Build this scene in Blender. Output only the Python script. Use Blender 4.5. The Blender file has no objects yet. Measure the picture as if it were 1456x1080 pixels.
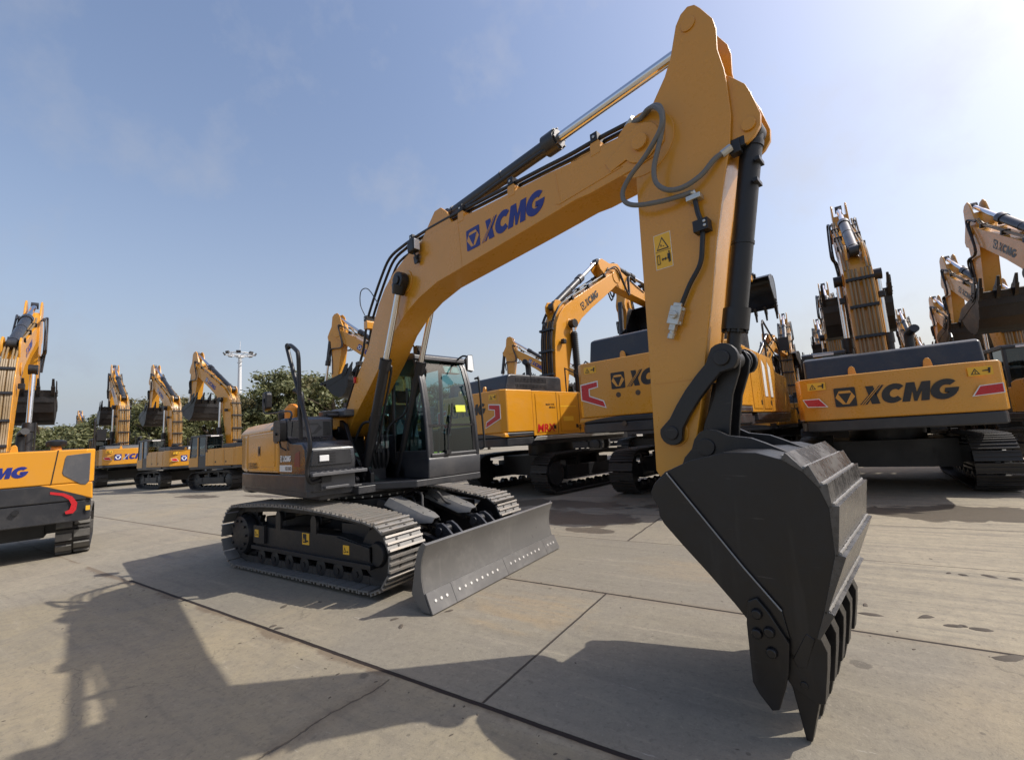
import bpy, bmesh, math, random
from mathutils import Vector, Matrix
random.seed(7)
R = math.radians
scene = bpy.context.scene
COL = scene.collection

# ------------------------------------------------------------------ mesh helper
class M:
    def __init__(self):
        self.v = []; self.f = []; self.m = []
        self.cur = 0; self.cuts = [(0,0)]
    def cut(self):
        if self.cuts[-1][1] != len(self.f): self.cuts.append((len(self.v), len(self.f)))
        return self
    def mat(self, i): self.cur = i; return self
    def add(self, vs, fs):
        b = len(self.v)
        self.v += [tuple(p) for p in vs]
        self.f += [tuple(i + b for i in f) for f in fs]
        self.m += [self.cur] * len(fs)
        return self
    def box(self, x0, x1, y0, y1, z0, z1):
        return self.add([(x0,y0,z0),(x1,y0,z0),(x1,y1,z0),(x0,y1,z0),(x0,y0,z1),(x1,y0,z1),(x1,y1,z1),(x0,y1,z1)],
                 [(0,3,2,1),(4,5,6,7),(0,1,5,4),(1,2,6,5),(2,3,7,6),(3,0,4,7)])
    def obox(self, c, ax, ay, az, sx, sy, sz):
        c, ax, ay, az = Vector(c), Vector(ax), Vector(ay), Vector(az)
        vs = []
        for k in (-1, 1):
            for (i, j) in ((-1,-1),(1,-1),(1,1),(-1,1)):
                vs.append(c + ax*i*sx/2 + ay*j*sy/2 + az*k*sz/2)
        return self.add(vs, [(0,3,2,1),(4,5,6,7),(0,1,5,4),(1,2,6,5),(2,3,7,6),(3,0,4,7)])
    def prism(self, pts, a, b, plane='xz'):
        n = len(pts)
        area = sum(pts[i][0]*pts[(i+1)%n][1]-pts[(i+1)%n][0]*pts[i][1] for i in range(n))
        if area < 0: pts = pts[::-1]
        if plane == 'xz': g = lambda p, t: (p[0], t, p[1])
        elif plane == 'xy': g = lambda p, t: (p[0], p[1], t)
        else: g = lambda p, t: (t, p[0], p[1])
        lo, hi = min(a, b), max(a, b)
        vs = [g(p, lo) for p in pts] + [g(p, hi) for p in pts]
        if plane == 'xz':
            fs = [tuple(range(n)), tuple(range(2*n-1, n-1, -1))] + [(i, n+i, n+(i+1)%n, (i+1)%n) for i in range(n)]
        else:
            fs = [tuple(range(n-1,-1,-1)), tuple(range(n, 2*n))] + [(i, (i+1)%n, n+(i+1)%n, n+i) for i in range(n)]
        return self.add(vs, fs)
    def cyl(self, p0, p1, r0, r1=None, n=16, caps=True):
        r1 = r0 if r1 is None else r1
        p0, p1 = Vector(p0), Vector(p1)
        d = (p1-p0).normalized()
        u = d.orthogonal().normalized(); w = d.cross(u)
        vs = []
        for p, r in ((p0, r0), (p1, r1)):
            for i in range(n):
                a = 2*math.pi*i/n
                vs.append(p + u*math.cos(a)*r + w*math.sin(a)*r)
        fs = [(i, (i+1)%n, n+(i+1)%n, n+i) for i in range(n)]
        if caps: fs += [tuple(range(n-1,-1,-1)), tuple(range(n, 2*n))]
        return self.add(vs, fs)
    def tube(self, path, r, n=8, smooth=0, closed=False):
        P = [Vector(p) for p in path]
        if smooth:
            Q = []
            m = len(P)
            for i in range(m-1):
                a, b, c, d = P[max(i-1,0)], P[i], P[i+1], P[min(i+2,m-1)]
                for k in range(smooth):
                    t = k/smooth
                    Q.append(0.5*((2*b)+(c-a)*t+(2*a-5*b+4*c-d)*t*t+(3*b-a-3*c+d)*t*t*t))
            Q.append(P[-1]); P = Q
        m = len(P); vs = []; u = None
        for i in range(m):
            t = (P[min(i+1,m-1)]-P[max(i-1,0)])
            if t.length < 1e-9: t = Vector((0,0,1))
            t.normalize()
            if u is None: u = t.orthogonal().normalized()
            else:
                u = u - t*u.dot(t)
                u = u.normalized() if u.length > 1e-6 else t.orthogonal().normalized()
            w = t.cross(u)
            k = 1.0
            if 0 < i < m-1:
                c = (P[i]-P[i-1]).normalized().dot((P[i+1]-P[i]).normalized())
                k = 1/max(0.75, math.sqrt(max(0.1,(1+c)/2)))
            for j in range(n):
                a = 2*math.pi*j/n
                vs.append(P[i] + (u*math.cos(a)+w*math.sin(a))*r*k)
        fs = [(i*n+j, i*n+(j+1)%n, (i+1)*n+(j+1)%n, (i+1)*n+j) for i in range(m-1) for j in range(n)]
        fs += [tuple(range(n-1,-1,-1)), tuple(range((m-1)*n, m*n))]
        return self.add(vs, fs)
    def lathe(self, prof, c, axis='z', n=20):
        c = Vector(c); vs = []
        for (r, h) in prof:
            for i in range(n):
                a = 2*math.pi*i/n; x, y = r*math.cos(a), r*math.sin(a)
                vs.append(c + Vector({'z':(x,y,h),'y':(y,h,x),'x':(h,x,y)}[axis]))
        k = len(prof)
        fs = [(i*n+j, i*n+(j+1)%n, (i+1)*n+(j+1)%n, (i+1)*n+j) for i in range(k-1) for j in range(n)]
        fs += [tuple(range(n-1,-1,-1)), tuple(range((k-1)*n, k*n))]
        return self.add(vs, fs)
    def flat(self, fr, polys, t=0.0015, lift=0.0):
        """polygons of (u,v) laid on a frame (o,u,v) as thin raised plates"""
        o, u, v = Vector(fr[0]), Vector(fr[1]), Vector(fr[2]); nrm = u.cross(v).normalized()
        for pts in polys:
            n = len(pts)
            area = sum(pts[i][0]*pts[(i+1)%n][1]-pts[(i+1)%n][0]*pts[i][1] for i in range(n))
            if area < 0: pts = pts[::-1]
            top = [o+u*p[0]+v*p[1]+nrm*(lift+t) for p in pts]
            bot = [o+u*p[0]+v*p[1]+nrm*(lift-0.001) for p in pts]
            self.add(top+bot, [tuple(range(n))]+[(i, n+i, n+(i+1)%n, (i+1)%n) for i in range(n)])
        return self
    def build(self, name, mats, parent=None, bevel=0.0, ang=35, seg=2, rot=0.0):
        if len(self.cuts) > 1:
            self.cut(); first = None
            for (v0, f0), (v1, f1) in zip(self.cuts[:-1], self.cuts[1:]):
                q = M(); q.v = self.v[v0:v1]; q.f = [tuple(i-v0 for i in f) for f in self.f[f0:f1]]; q.m = self.m[f0:f1]
                o = q.build(name, mats, parent, bevel, ang, seg, rot); first = first or o
            return first
        me = bpy.data.meshes.new(name)
        me.from_pydata(self.v, [], self.f)
        if not isinstance(mats, (list, tuple)): mats = [mats]
        for m in mats: me.materials.append(m)
        me.polygons.foreach_set('material_index', self.m)
        me.polygons.foreach_set('use_smooth', [True]*len(self.f))
        me.update()
        try: me.set_sharp_from_angle(angle=R(ang))
        except Exception: pass
        o = bpy.data.objects.new(name, me); COL.objects.link(o)
        if parent is not None: o.parent = parent
        if rot: o.rotation_euler = (0, 0, rot)
        if bevel:
            b = o.modifiers.new('bevel', 'BEVEL'); b.width = bevel; b.segments = seg
            b.limit_method = 'ANGLE'; b.angle_limit = R(38); b.harden_normals = True
        return o

def tag(o, label=None, cat=None, group=None, kind=None):
    if label: o['label'] = label
    if cat: o['category'] = cat
    if group: o['group'] = group
    if kind: o['kind'] = kind
    return o
def thing(name, label, cat, loc=(0,0,0), rz=0, s=1.0, group=None):
    o = bpy.data.objects.new(name, None); COL.objects.link(o)
    o.empty_display_size = .3
    o.location = loc; o.rotation_euler = (0,0,rz); o.scale = (s,s,s)
    return tag(o, label, cat, group)
def copy_tree(o, parent=None):
    c = o.copy(); COL.objects.link(c)
    if parent is not None: c.parent = parent
    for ch in list(o.children): copy_tree(ch, c)
    return c

# ------------------------------------------------------------------ materials
class NT:
    def __init__(self, name):
        self.mat = bpy.data.materials.new(name); self.mat.use_nodes = True
        self.nt = self.mat.node_tree; self.bsdf = self.nt.nodes['Principled BSDF']; self.out = self.nt.nodes['Material Output']
    def n(self, t, **kw):
        nd = self.nt.nodes.new(t)
        for k, v in kw.items(): setattr(nd, k, v)
        return nd
    def l(self, a, b): self.nt.links.new(a, b)
    def val(self, sock, v):
        if hasattr(v, 'is_output') or isinstance(v, bpy.types.NodeSocket): self.l(v, sock)
        else: sock.default_value = v
    def math(self, op, a, b=None, c=None, clamp=False):
        nd = self.n('ShaderNodeMath', operation=op); nd.use_clamp = clamp
        self.val(nd.inputs[0], a)
        if b is not None: self.val(nd.inputs[1], b)
        if c is not None: self.val(nd.inputs[2], c)
        return nd.outputs[0]
    def ramp(self, v, a, b, c=0.0, d=1.0, smooth=True):
        nd = self.n('ShaderNodeMapRange'); nd.interpolation_type = 'SMOOTHSTEP' if smooth else 'LINEAR'
        self.val(nd.inputs['Value'], v)
        for i, x in zip(('From Min','From Max','To Min','To Max'), (a,b,c,d)): self.val(nd.inputs[i], x)
        return nd.outputs[0]
    def noise(self, vec, scale, detail=4, rough=.55, dist=0.0):
        nd = self.n('ShaderNodeTexNoise'); self.l(vec, nd.inputs['Vector'])
        nd.inputs['Scale'].default_value = scale; nd.inputs['Detail'].default_value = detail
        nd.inputs['Roughness'].default_value = rough; nd.inputs['Distortion'].default_value = dist
        return nd.outputs['Fac']
    def mix(self, f, a, b):
        nd = self.n('ShaderNodeMix', data_type='RGBA')
        self.val(nd.inputs[0], f)
        for s, x in ((nd.inputs[6], a), (nd.inputs[7], b)):
            if isinstance(x, tuple): s.default_value = (*x[:3], 1)
            else: self.l(x, s)
        return nd.outputs[2]
    def bump(self, h, strength, dist=.01):
        nd = self.n('ShaderNodeBump'); nd.inputs['Strength'].default_value = strength; nd.inputs['Distance'].default_value = dist
        self.l(h, nd.inputs['Height']); self.l(nd.outputs[0], self.bsdf.inputs['Normal'])

def paint(name, col, rough=.4, metal=0.0, dust=.12, dustcol=(.35,.30,.24), coat=0.0, bump=.0, scale=3.0, spec=.5, lo=.42, hi=.75, scr=0.0, scrcol=(.3,.28,.25)):
    t = NT(name); co = t.n('ShaderNodeTexCoord').outputs['Object']
    a = t.noise(co, scale, 6, .62, .3); b = t.noise(co, scale*9, 3, .5)
    f = t.math('MULTIPLY', t.ramp(t.math('ADD', t.math('MULTIPLY', a, .75), t.math('MULTIPLY', b, .25)), lo, hi), dust)
    cc = t.mix(f, col, dustcol)
    if scr:
        for k, (rx, rz, sc_) in enumerate(((R(20),R(35),26),(R(-30),R(-20),34))):
            mp = t.n('ShaderNodeMapping'); t.l(co, mp.inputs[0]); mp.inputs['Rotation'].default_value = (rx, R(15), rz); mp.inputs['Scale'].default_value = (.08, 1, 1)
            ns = t.noise(mp.outputs[0], sc_, 3, .6, .2)
            cc = t.mix(t.math('MULTIPLY', t.math('MULTIPLY', t.ramp(ns, .66, .72), t.ramp(a, .40, .60)), scr), cc, scrcol)
        # run-off streaks, stretched downwards
        mp = t.n('ShaderNodeMapping'); t.l(co, mp.inputs[0]); mp.inputs['Scale'].default_value = (1, 1, .10)
        ns = t.noise(mp.outputs[0], 11, 4, .6)
        cc = t.mix(t.math('MULTIPLY', t.ramp(ns, .55, .72), scr*.55), cc, dustcol)
    t.l(cc, t.bsdf.inputs['Base Color'])
    t.l(t.ramp(t.math('ADD', t.math('MULTIPLY', a, .6), t.math('MULTIPLY', b, .4)), .3, .7, max(rough-.09,.03), min(rough+.13,1)), t.bsdf.inputs['Roughness'])
    t.bsdf.inputs['Metallic'].default_value = metal
    t.bsdf.inputs['Specular IOR Level'].default_value = spec
    if coat:
        t.bsdf.inputs['Coat Weight'].default_value = coat; t.bsdf.inputs['Coat Roughness'].default_value = .12
    if bump: t.bump(b, bump, .004)
    return t.mat

YEL  = paint('yellow_paint', (.60,.268,.022), .30, dust=.14, dustcol=(.36,.24,.10), coat=.35, bump=.012, scr=.10, scrcol=(.55,.33,.12))
YELF = paint('yellow_paint_bright', (.64,.275,.014), .36, dust=.05, coat=.22, bump=.008)
GRY  = paint('dark_grey_paint', (.021,.022,.026), .40, dust=.07, coat=.15, bump=.03)
MGRY = paint('mid_grey_paint', (.085,.086,.092), .40, dust=.15)
BLADE= paint('blade_grey_paint', (.112,.108,.102), .36, scr=.3, scrcol=(.30,.29,.27), dust=.38, scale=1.9, dustcol=(.26,.245,.22), bump=.04, coat=.15)
GLBK = paint('gloss_black_panel', (.012,.013,.017), .30, dust=.06, dustcol=(.2,.19,.17), coat=.3)
PAD  = paint('dusty_rubber_pad', (.11,.105,.095), .7, dust=.5, scale=6, dustcol=(.24,.22,.19), bump=.1)
LGRY = paint('light_grey_guard_paint', (.125,.124,.120), .34, dust=.25)
BLK  = paint('black_paint', (.009,.009,.0105), .42, dust=.05, dustcol=(.12,.11,.1), bump=.03)
BUCK = paint('bucket_black_paint', (.0080,.0076,.0085), .38, dust=.18, scale=2.6, dustcol=(.055,.050,.046), bump=.12, scr=.35, scrcol=(.12,.11,.10))
PLATE_LIT = paint('sunlit_bucket_plate', (.045,.043,.042), .26, dust=.50, scale=3.5, dustcol=(.20,.185,.165), bump=.08, spec=.7)  # scuffed plates, colour lightened to stand for the bucket's sunlit side
WELD = paint('bare_weld_bead', (.26,.25,.235), .38, metal=.4, dust=.4, scale=25)
RUB  = paint('black_rubber', (.011,.011,.012), .6, dust=.08)
HOSE = paint('grey_hose', (.13,.13,.125), .5, dust=.15, scale=30)
CHR  = paint('chrome_rod', (.72,.72,.73), .09, metal=1.0, dust=.05)
ZINC = paint('zinc_fitting', (.55,.54,.50), .38, metal=.85, dust=.2, scale=20)
SHOE = paint('track_shoe_steel', (.175,.170,.160), .45, metal=.3, dust=.5, scale=5, dustcol=(.215,.20,.18), bump=.08)
GROU = paint('grouser_bar_worn', (.30,.28,.25), .40, metal=.45, dust=.55, scale=7, dustcol=(.32,.25,.18), bump=.06)
SDRK = paint('track_shoe_dark', (.034,.031,.028), .55, metal=.2, dust=.35, scale=5, dustcol=(.085,.075,.065), bump=.08)
BLUE = paint('blue_logo_vinyl', (.012,.022,.19), .35, dust=.04)
INK  = paint('black_logo_vinyl', (.012,.012,.013), .38, dust=.05)
WHT  = paint('white_print', (.72,.72,.70), .4, dust=.08)
RED  = paint('red_reflector', (.50,.012,.018), .3, dust=.06)
LABY = paint('yellow_label', (.80,.45,.03), .4, dust=.05)
ORG  = paint('orange_cap', (.75,.27,.02), .4, dust=.1)
BOLT = paint('bolt_head', (.62,.60,.56), .35, metal=.5, dust=.2)
SILV = paint('white_mast_paint', (.62,.63,.64), .45, dust=.1)
LENS = paint('lamp_lens', (.75,.75,.74), .12, dust=.05, coat=.6)
BARK = paint('tree_bark', (.09,.065,.045), .85, dust=.5, scale=6, dustcol=(.05,.04,.03))
SEAT = paint('seat_fabric', (.03,.035,.05), .85, dust=.1)
STK  = paint('lime_sticker', (.62,.66,.05), .5, dust=.02)
MIRR = paint('mirror_glass', (.85,.86,.87), .03, metal=1.0, dust=.02)

def glass_mat(name, tint, fac=.0):
    t = NT(name); nt = t.nt
    tr = t.n('ShaderNodeBsdfTransparent'); tr.inputs[0].default_value = (*tint, 1)
    gl = t.n('ShaderNodeBsdfGlossy'); gl.inputs['Roughness'].default_value = .02; gl.inputs[0].default_value = (.95,1,.98,1)
    fr = t.n('ShaderNodeLayerWeight'); fr.inputs[0].default_value = .5
    mx = t.n('ShaderNodeMixShader')
    t.l(t.math('ADD', t.math('MULTIPLY', t.math('POWER', fr.outputs['Facing'], 4.0), .95), 0.0+.028+fac, clamp=True), mx.inputs[0])
    t.l(tr.outputs[0], mx.inputs[1]); t.l(gl.outputs[0], mx.inputs[2]); t.l(mx.outputs[0], t.out.inputs[0])
    return t.mat
GLS = glass_mat('cab_glass', (.42,.62,.63), .012)
GLSD= glass_mat('tinted_glass', (.22,.26,.26), .05)

def leaf_mat(name, c1, c2):
    t = NT(name); g = t.n('ShaderNodeNewGeometry'); co = t.n('ShaderNodeTexCoord').outputs['Object']
    f = t.ramp(t.math('ADD', t.math('MULTIPLY', g.outputs['Random Per Island'], .55), t.math('MULTIPLY', t.noise(co, .6, 3), .6)), .25, .85)
    t.l(t.mix(f, c1, c2), t.bsdf.inputs['Base Color'])
    t.bsdf.inputs['Roughness'].default_value = .6
    t.bsdf.inputs['Subsurface Weight'].default_value = 0
    tl = t.n('ShaderNodeBsdfTranslucent'); t.l(t.mix(f, c1, c2), tl.inputs[0])
    mx = t.n('ShaderNodeMixShader'); mx.inputs[0].default_value = .3
    t.l(t.bsdf.outputs[0], mx.inputs[1]); t.l(tl.outputs[0], mx.inputs[2]); t.l(mx.outputs[0], t.out.inputs[0])
    return t.mat
LEAF = leaf_mat('leaves_green', (.075,.090,.030), (.205,.205,.085))
LEAF2= leaf_mat('leaves_olive', (.100,.098,.038), (.265,.225,.100))

def ground_mat():
    t = NT('concrete_slabs'); nt = t.nt
    pos = t.n('ShaderNodeNewGeometry').outputs['Position']
    sp = t.n('ShaderNodeSeparateXYZ'); t.l(pos, sp.inputs[0]); X, Y = sp.outputs[0], sp.outputs[1]
    big = t.noise(pos, .22, 5, .6, .6); mid = t.noise(pos, 1.1, 6, .62, .8); fine = t.noise(pos, 9, 5, .65); grit = t.noise(pos, 75, 3, .7)
    # streaks stretched along X (broom / tyre marks)
    mp = t.n('ShaderNodeMapping'); t.l(pos, mp.inputs[0]); mp.inputs['Scale'].default_value = (.55, 5.5, 1); mp.inputs['Rotation'].default_value = (0,0,R(6))
    strk = t.noise(mp.outputs[0], 1.3, 6, .65, .3)
    near = t.ramp(t.math('ADD', Y, t.math('MULTIPLY', big, .0)), -2.16, -2.13)      # 1 beyond the wide joint
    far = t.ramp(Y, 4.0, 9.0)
    slab = t.n('ShaderNodeTexWhiteNoise', noise_dimensions='1D')
    t.l(t.math('FLOOR', t.math('DIVIDE', t.math('ADD', Y, 2.15), 2.04)), slab.inputs['W'])
    base = t.mix(near, (.262,.220,.146), (.192,.173,.134))
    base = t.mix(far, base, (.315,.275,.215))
    base = t.mix(t.math('MULTIPLY', t.ramp(X, -2.2, -2.7), .75), base, (.290,.258,.198))
    base = t.mix(t.math('MULTIPLY', slab.outputs[0], .42), base, (.315,.268,.192))
    base = t.mix(t.math('MULTIPLY', t.ramp(mid, .38, .66), .42), base, (.195,.174,.143))
    base = t.mix(t.math('MULTIPLY', t.ramp(strk, .50, .70), .40), base, (.140,.122,.098))
    base = t.mix(t.math('MULTIPLY', t.ramp(strk, .44, .26), .32), base, (.40,.345,.255))
    base = t.mix(t.math('MULTIPLY', t.ramp(big, .52, .72), .4), base, (.36,.285,.175))
    # ochre mud patch between blade and bucket
    def blob(cx, cy, rx, ry, lo=.55, hi=.95, nz=None, amp=.9):
        dx = t.math('DIVIDE', t.math('SUBTRACT', X, cx), rx); dy = t.math('DIVIDE', t.math('SUBTRACT', Y, cy), ry)
        d = t.math('SQRT', t.math('ADD', t.math('MULTIPLY', dx, dx), t.math('MULTIPLY', dy, dy)))
        d = t.math('ADD', d, t.math('MULTIPLY', t.math('SUBTRACT', nz or mid, .5), amp*2))
        return t.ramp(d, lo, hi, 1, 0)
    base = t.mix(t.math('MULTIPLY', blob(2.95,-.75,.9,.5,.3,1.1,None,1.1), t.math('MULTIPLY', t.ramp(strk,.35,.6), .5)), base, (.33,.235,.125))
    base = t.mix(t.math('MULTIPLY', blob(4.3,.9,1.0,.5,.3,1.1,None,1.1), t.math('MULTIPLY', t.ramp(strk,.35,.6), .3)), base, (.34,.25,.14))
    base = t.mix(t.math('MULTIPLY', t.math('MULTIPLY', t.ramp(X, 4.6, 6.4), t.ramp(Y, -.12, -.08)), t.math('MULTIPLY', t.ramp(strk, .74, .36), .72)), base, (.355,.303,.212))
    # damp stains; the patch before the right-hand tail is its shade, painted in
    wet_shade = None
    w2 = t.noise(pos, 1.9, 4, .5, 1.1)
    for a in ((1.5,3.3,1.7,.75), (.2,4.8,2.2,.6), (2.3,2.45,.55,.22), (-15.2,3.5,1.9,.45), (-11.3,4.2,1.6,.3), (-3.6,-1.35,.35,.07), (7.6,5.2,2.0,.8),(3.6,4.9,1.2,.6)):
        b = blob(*a, lo=.80, hi=.88, nz=w2, amp=.8)
        wet_shade = b if wet_shade is None else t.math('MAXIMUM', wet_shade, b)
    base = t.mix(t.math('MULTIPLY', wet_shade, .72), base, (.055,.043,.035))
    # small oil spots
    vo = t.n('ShaderNodeTexVoronoi'); vo.inputs['Scale'].default_value = 1.15; t.l(pos, vo.inputs['Vector'])
    spot = t.math('MULTIPLY', t.ramp(t.math('ADD', vo.outputs['Distance'], t.math('MULTIPLY', fine, .12)), .125, .145, 1, 0), t.ramp(mid, .50, .54))
    base = t.mix(t.math('MULTIPLY', spot, .6), base, (.06,.052,.045))
    # fine speckle
    base = t.mix(t.math('MULTIPLY', t.ramp(fine, .38, .70), .34), base, (.150,.130,.105))
    base = t.mix(t.math('MULTIPLY', t.ramp(grit, .56, .72), .42), base, (.115,.10,.082))
    base = t.mix(t.math('MULTIPLY', t.ramp(grit, .38, .26), .38), base, (.46,.40,.31))
    med = t.noise(pos, 27, 4, .7, .4)
    base = t.mix(t.math('MULTIPLY', t.ramp(med, .52, .70), .42), base, (.105,.092,.075))
    base = t.mix(t.math('MULTIPLY', t.ramp(med, .42, .28), .30), base, (.40,.35,.275))
    vp = t.n('ShaderNodeTexVoronoi'); vp.inputs['Scale'].default_value = 7.0; t.l(pos, vp.inputs['Vector'])
    pit = t.math('MULTIPLY', t.ramp(vp.outputs['Distance'], .07, .10, 1, 0), t.ramp(mid, .50, .60))
    base = t.mix(t.math('MULTIPLY', pit, .55), base, (.055,.048,.04))
    # hairline cracks
    vc = t.n('ShaderNodeTexVoronoi', feature='DISTANCE_TO_EDGE'); vc.inputs['Scale'].default_value = .42
    va = t.n('ShaderNodeVectorMath', operation='ADD'); t.l(pos, va.inputs[0])
    nv = t.n('ShaderNodeTexNoise'); t.l(pos, nv.inputs['Vector']); nv.inputs['Scale'].default_value = 2.6; nv.inputs['Detail'].default_value = 5
    vs_ = t.n('ShaderNodeVectorMath', operation='SCALE'); t.l(nv.outputs['Color'], vs_.inputs[0]); vs_.inputs['Scale'].default_value = .9
    t.l(vs_.outputs[0], va.inputs[1]); t.l(va.outputs[0], vc.inputs['Vector'])
    crk = t.math('MULTIPLY', t.ramp(vc.outputs['Distance'], .0015, .0045, 1, 0), t.ramp(big, .54, .64))
    base = t.mix(t.math('MULTIPLY', crk, .3), base, (.05,.042,.034))
    # white scuffs
    mp2 = t.n('ShaderNodeMapping'); t.l(pos, mp2.inputs[0]); mp2.inputs['Scale'].default_value = (1.2, 9, 1); mp2.inputs['Rotation'].default_value = (0,0,R(-28))
    sc = t.noise(mp2.outputs[0], 1.7, 5, .7)
    base = t.mix(t.math('MULTIPLY', t.ramp(sc, .66, .74), .5), base, (.50,.47,.42))
    # joints
    wob = t.math('MULTIPLY', t.math('SUBTRACT', t.noise(pos, 2.2, 4, .6), .5), .035)
    wobf = t.math('MULTIPLY', t.math('SUBTRACT', fine, .5), .018)
    W = t.math('ADD', wob, wobf)
    joint = None
    def line(c, v, hw, a0, a1, st, k=.5, b=None):
        d = t.math('ABSOLUTE', t.math('ADD', t.math('SUBTRACT', c, v), t.math('MULTIPLY', W, k)))
        m = t.ramp(d, hw, hw+.006, st, 0)
        o = b
        m = t.math('MULTIPLY', m, t.ramp(o, a0, a0+.03)); m = t.math('MULTIPLY', m, t.ramp(o, a1-.03, a1, 1, 0))
        return m
    for (c, v, hw, a0, a1, st, k, o) in (
        (Y,-2.15,.014,-2.42,60,1,.45,X),(Y,-.10,.010,-30,60,.95,.3,X),(Y,1.97,.004,-30,60,.75,.6,X),(Y,3.96,.008,-40,60,.8,.3,X),
        (Y,6.0,.006,-40,60,.7,.4,X),(Y,8.04,.006,-40,60,.7,.4,X),(Y,12.1,.006,-40,60,.7,.4,X),(Y,-4.2,.006,-40,60,.6,.4,X),
        (X,3.64,.006,-2.15,-.1,.85,.35,Y),(X,3.14,.012,1.97,3.96,.75,1.2,Y),(X,2.88,.004,-9,-2.2,.5,3.2,Y),(X,-3.2,.004,-9,-1.2,.3,1.4,Y),
        (X,8.1,.006,-2.1,-.1,.8,.4,Y),(X,9.0,.008,1.97,3.96,.7,.6,Y),(X,-1.2,.006,1.97,3.96,.6,.6,Y),(X,-8,.006,-6,9,.5,.6,Y),(X,-13,.006,-6,9,.5,.6,Y),(X,-19,.006,-6,9,.5,.6,Y)):
        m = line(c, v, hw, a0, a1, st, k, o)
        joint = m if joint is None else t.math('MAXIMUM', joint, m)
    # mud band and paler lip beside the wide joint
    dy = t.math('SUBTRACT', -2.17, Y)
    band = t.math('MULTIPLY', t.ramp(t.math('ADD', dy, t.math('MULTIPLY', t.math('SUBTRACT', mid, .52), -.42)), .0, .06, 1, 0), t.ramp(dy, -.01, .0))
    base = t.mix(t.math('MULTIPLY', band, .55), base, (.115,.075,.045))
    halo = t.ramp(t.math('ABSOLUTE', t.math('ADD', t.math('ADD', Y, .10), t.math('MULTIPLY', W, 1.2))), .02, .10, 1, 0)
    base = t.mix(t.math('MULTIPLY', halo, .25), base, (.20,.15,.10))
    hb_ = t.math('MULTIPLY', t.ramp(t.math('ABSOLUTE', t.math('ADD', t.math('SUBTRACT', X, 2.88), t.math('MULTIPLY', W, 2.6))), .01, .13, 1, 0), t.ramp(Y, -2.2, -2.25))
    base = t.mix(t.math('MULTIPLY', t.math('MULTIPLY', hb_, t.ramp(mid, .35, .65)), .6), base, (.11,.075,.05))
    base = t.mix(joint, base, (.022,.015,.012))
    t.l(base, t.bsdf.inputs['Base Color'])
    t.l(t.ramp(wet_shade, 0, 1, .82, .42), t.bsdf.inputs['Roughness'])
    h = t.math('SUBTRACT', t.math('ADD', t.math('MULTIPLY', fine, .5), t.math('ADD', t.math('MULTIPLY', grit, .30), t.math('ADD', t.math('MULTIPLY', med, .35), t.math('MULTIPLY', mid, .4)))), t.math('MULTIPLY', joint, 3.0))
    t.bump(h, .7, .010)
    t.bsdf.inputs['Specular IOR Level'].default_value = .3
    return t.mat

# ------------------------------------------------------------------ lettering
def arc(cx, cy, rx, ry, a0, a1, n=14): return [(cx+rx*math.cos(R(a0+(a1-a0)*i/n)), cy+ry*math.sin(R(a0+(a1-a0)*i/n))) for i in range(n+1)]
def letters(with_emblem=True):
    """polygons (slot, pts) of the four heavy slanted capitals after the square emblem, cap height 1"""
    out = []
    sh = lambda pts, x0: [(x0 + p[0] + .22*p[1], p[1]) for p in pts]
    x = 0.0
    if with_emblem:
        sq = arc(.93,.97,.07,.07,0,90,4)+arc(.09,.97,.07,.07,90,180,4)+arc(.09,.03,.07,.07,180,270,4)+arc(.93,.03,.07,.07,270,360,4)
        out.append((0, 0, sq))
        out.append((1, 1, [(.26,.86),(.76,.86),(.96,.50),(.66,.10),(.36,.10),(.06,.50)]))
        out.append((0, 2, [(.20,.72),(.82,.72),(.51,.12)]))
        out.append((0, 2, [(.22,.86),(.17,.78),(.85,.78),(.80,.86),(.86,.74),(.16,.74)][:2]+[(.12,.72),(.17,.72),(.25,.86)]))
        out.append((0, 2, [(.80,.86),(.85,.78),(.90,.72),(.85,.72),(.77,.86)]))
        x = 1.14
    # X : heavy falling stroke, split thin rising strokes
    out.append((0, 0, sh([(.10,1),(.44,1),(.86,0),(.50,0)], x)))
    out.append((0, 0, sh([(-.02,0),(.30,0),(.47,.40),(.36,.60)], x)))
    out.append((0, 0, sh([(.52,.62),(.63,.42),(.90,1),(.70,1)], x)))
    out.append((1, 1, sh([(.04,0),(.09,0),(.70,1),(.65,1)], x)))
    out.append((1, 1, sh([(.15,0),(.19,0),(.80,1),(.76,1)], x)))
    x += .90
    out.append((0, 0, sh(arc(.46,.5,.50,.52,42,318,20)+arc(.50,.5,.20,.22,318,42,14), x)))
    x += .86
    out.append((0, 0, sh([(0,0),(.06,1),(.40,1),(.54,.46),(.68,1),(1.02,1),(1.08,0),(.76,0),(.73,.56),(.60,0),(.48,0),(.35,.56),(.32,0)], x)))
    x += 1.10
    out.append((0, 0, sh(arc(.50,.5,.53,.52,45,360,22)+[(1.03,.56),(.52,.56),(.52,.34),(.74,.34)]+arc(.54,.5,.23,.23,322,52,14), x)))
    x += 1.08
    return out, x
LET, LETW = letters()
LET2, LETW2 = letters(False)
def logo(name, parent, o, u, v, length, mats, lets=None, wid=None, rot=0.0):
    """o lower-left corner, u along the text, v up"""
    lets = LET if lets is None else lets; wid = wid or LETW
    k = length/(wid+.15); m = M()
    u = Vector(u).normalized()*k; v = Vector(v).normalized()*k
    for slot, lev, pts in lets:
        m.mat(slot).flat((o, u, v), [pts], t=.0015, lift=.0012+lev*.0018)
    return m.build(name, mats, parent, rot=rot, ang=20)
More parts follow.
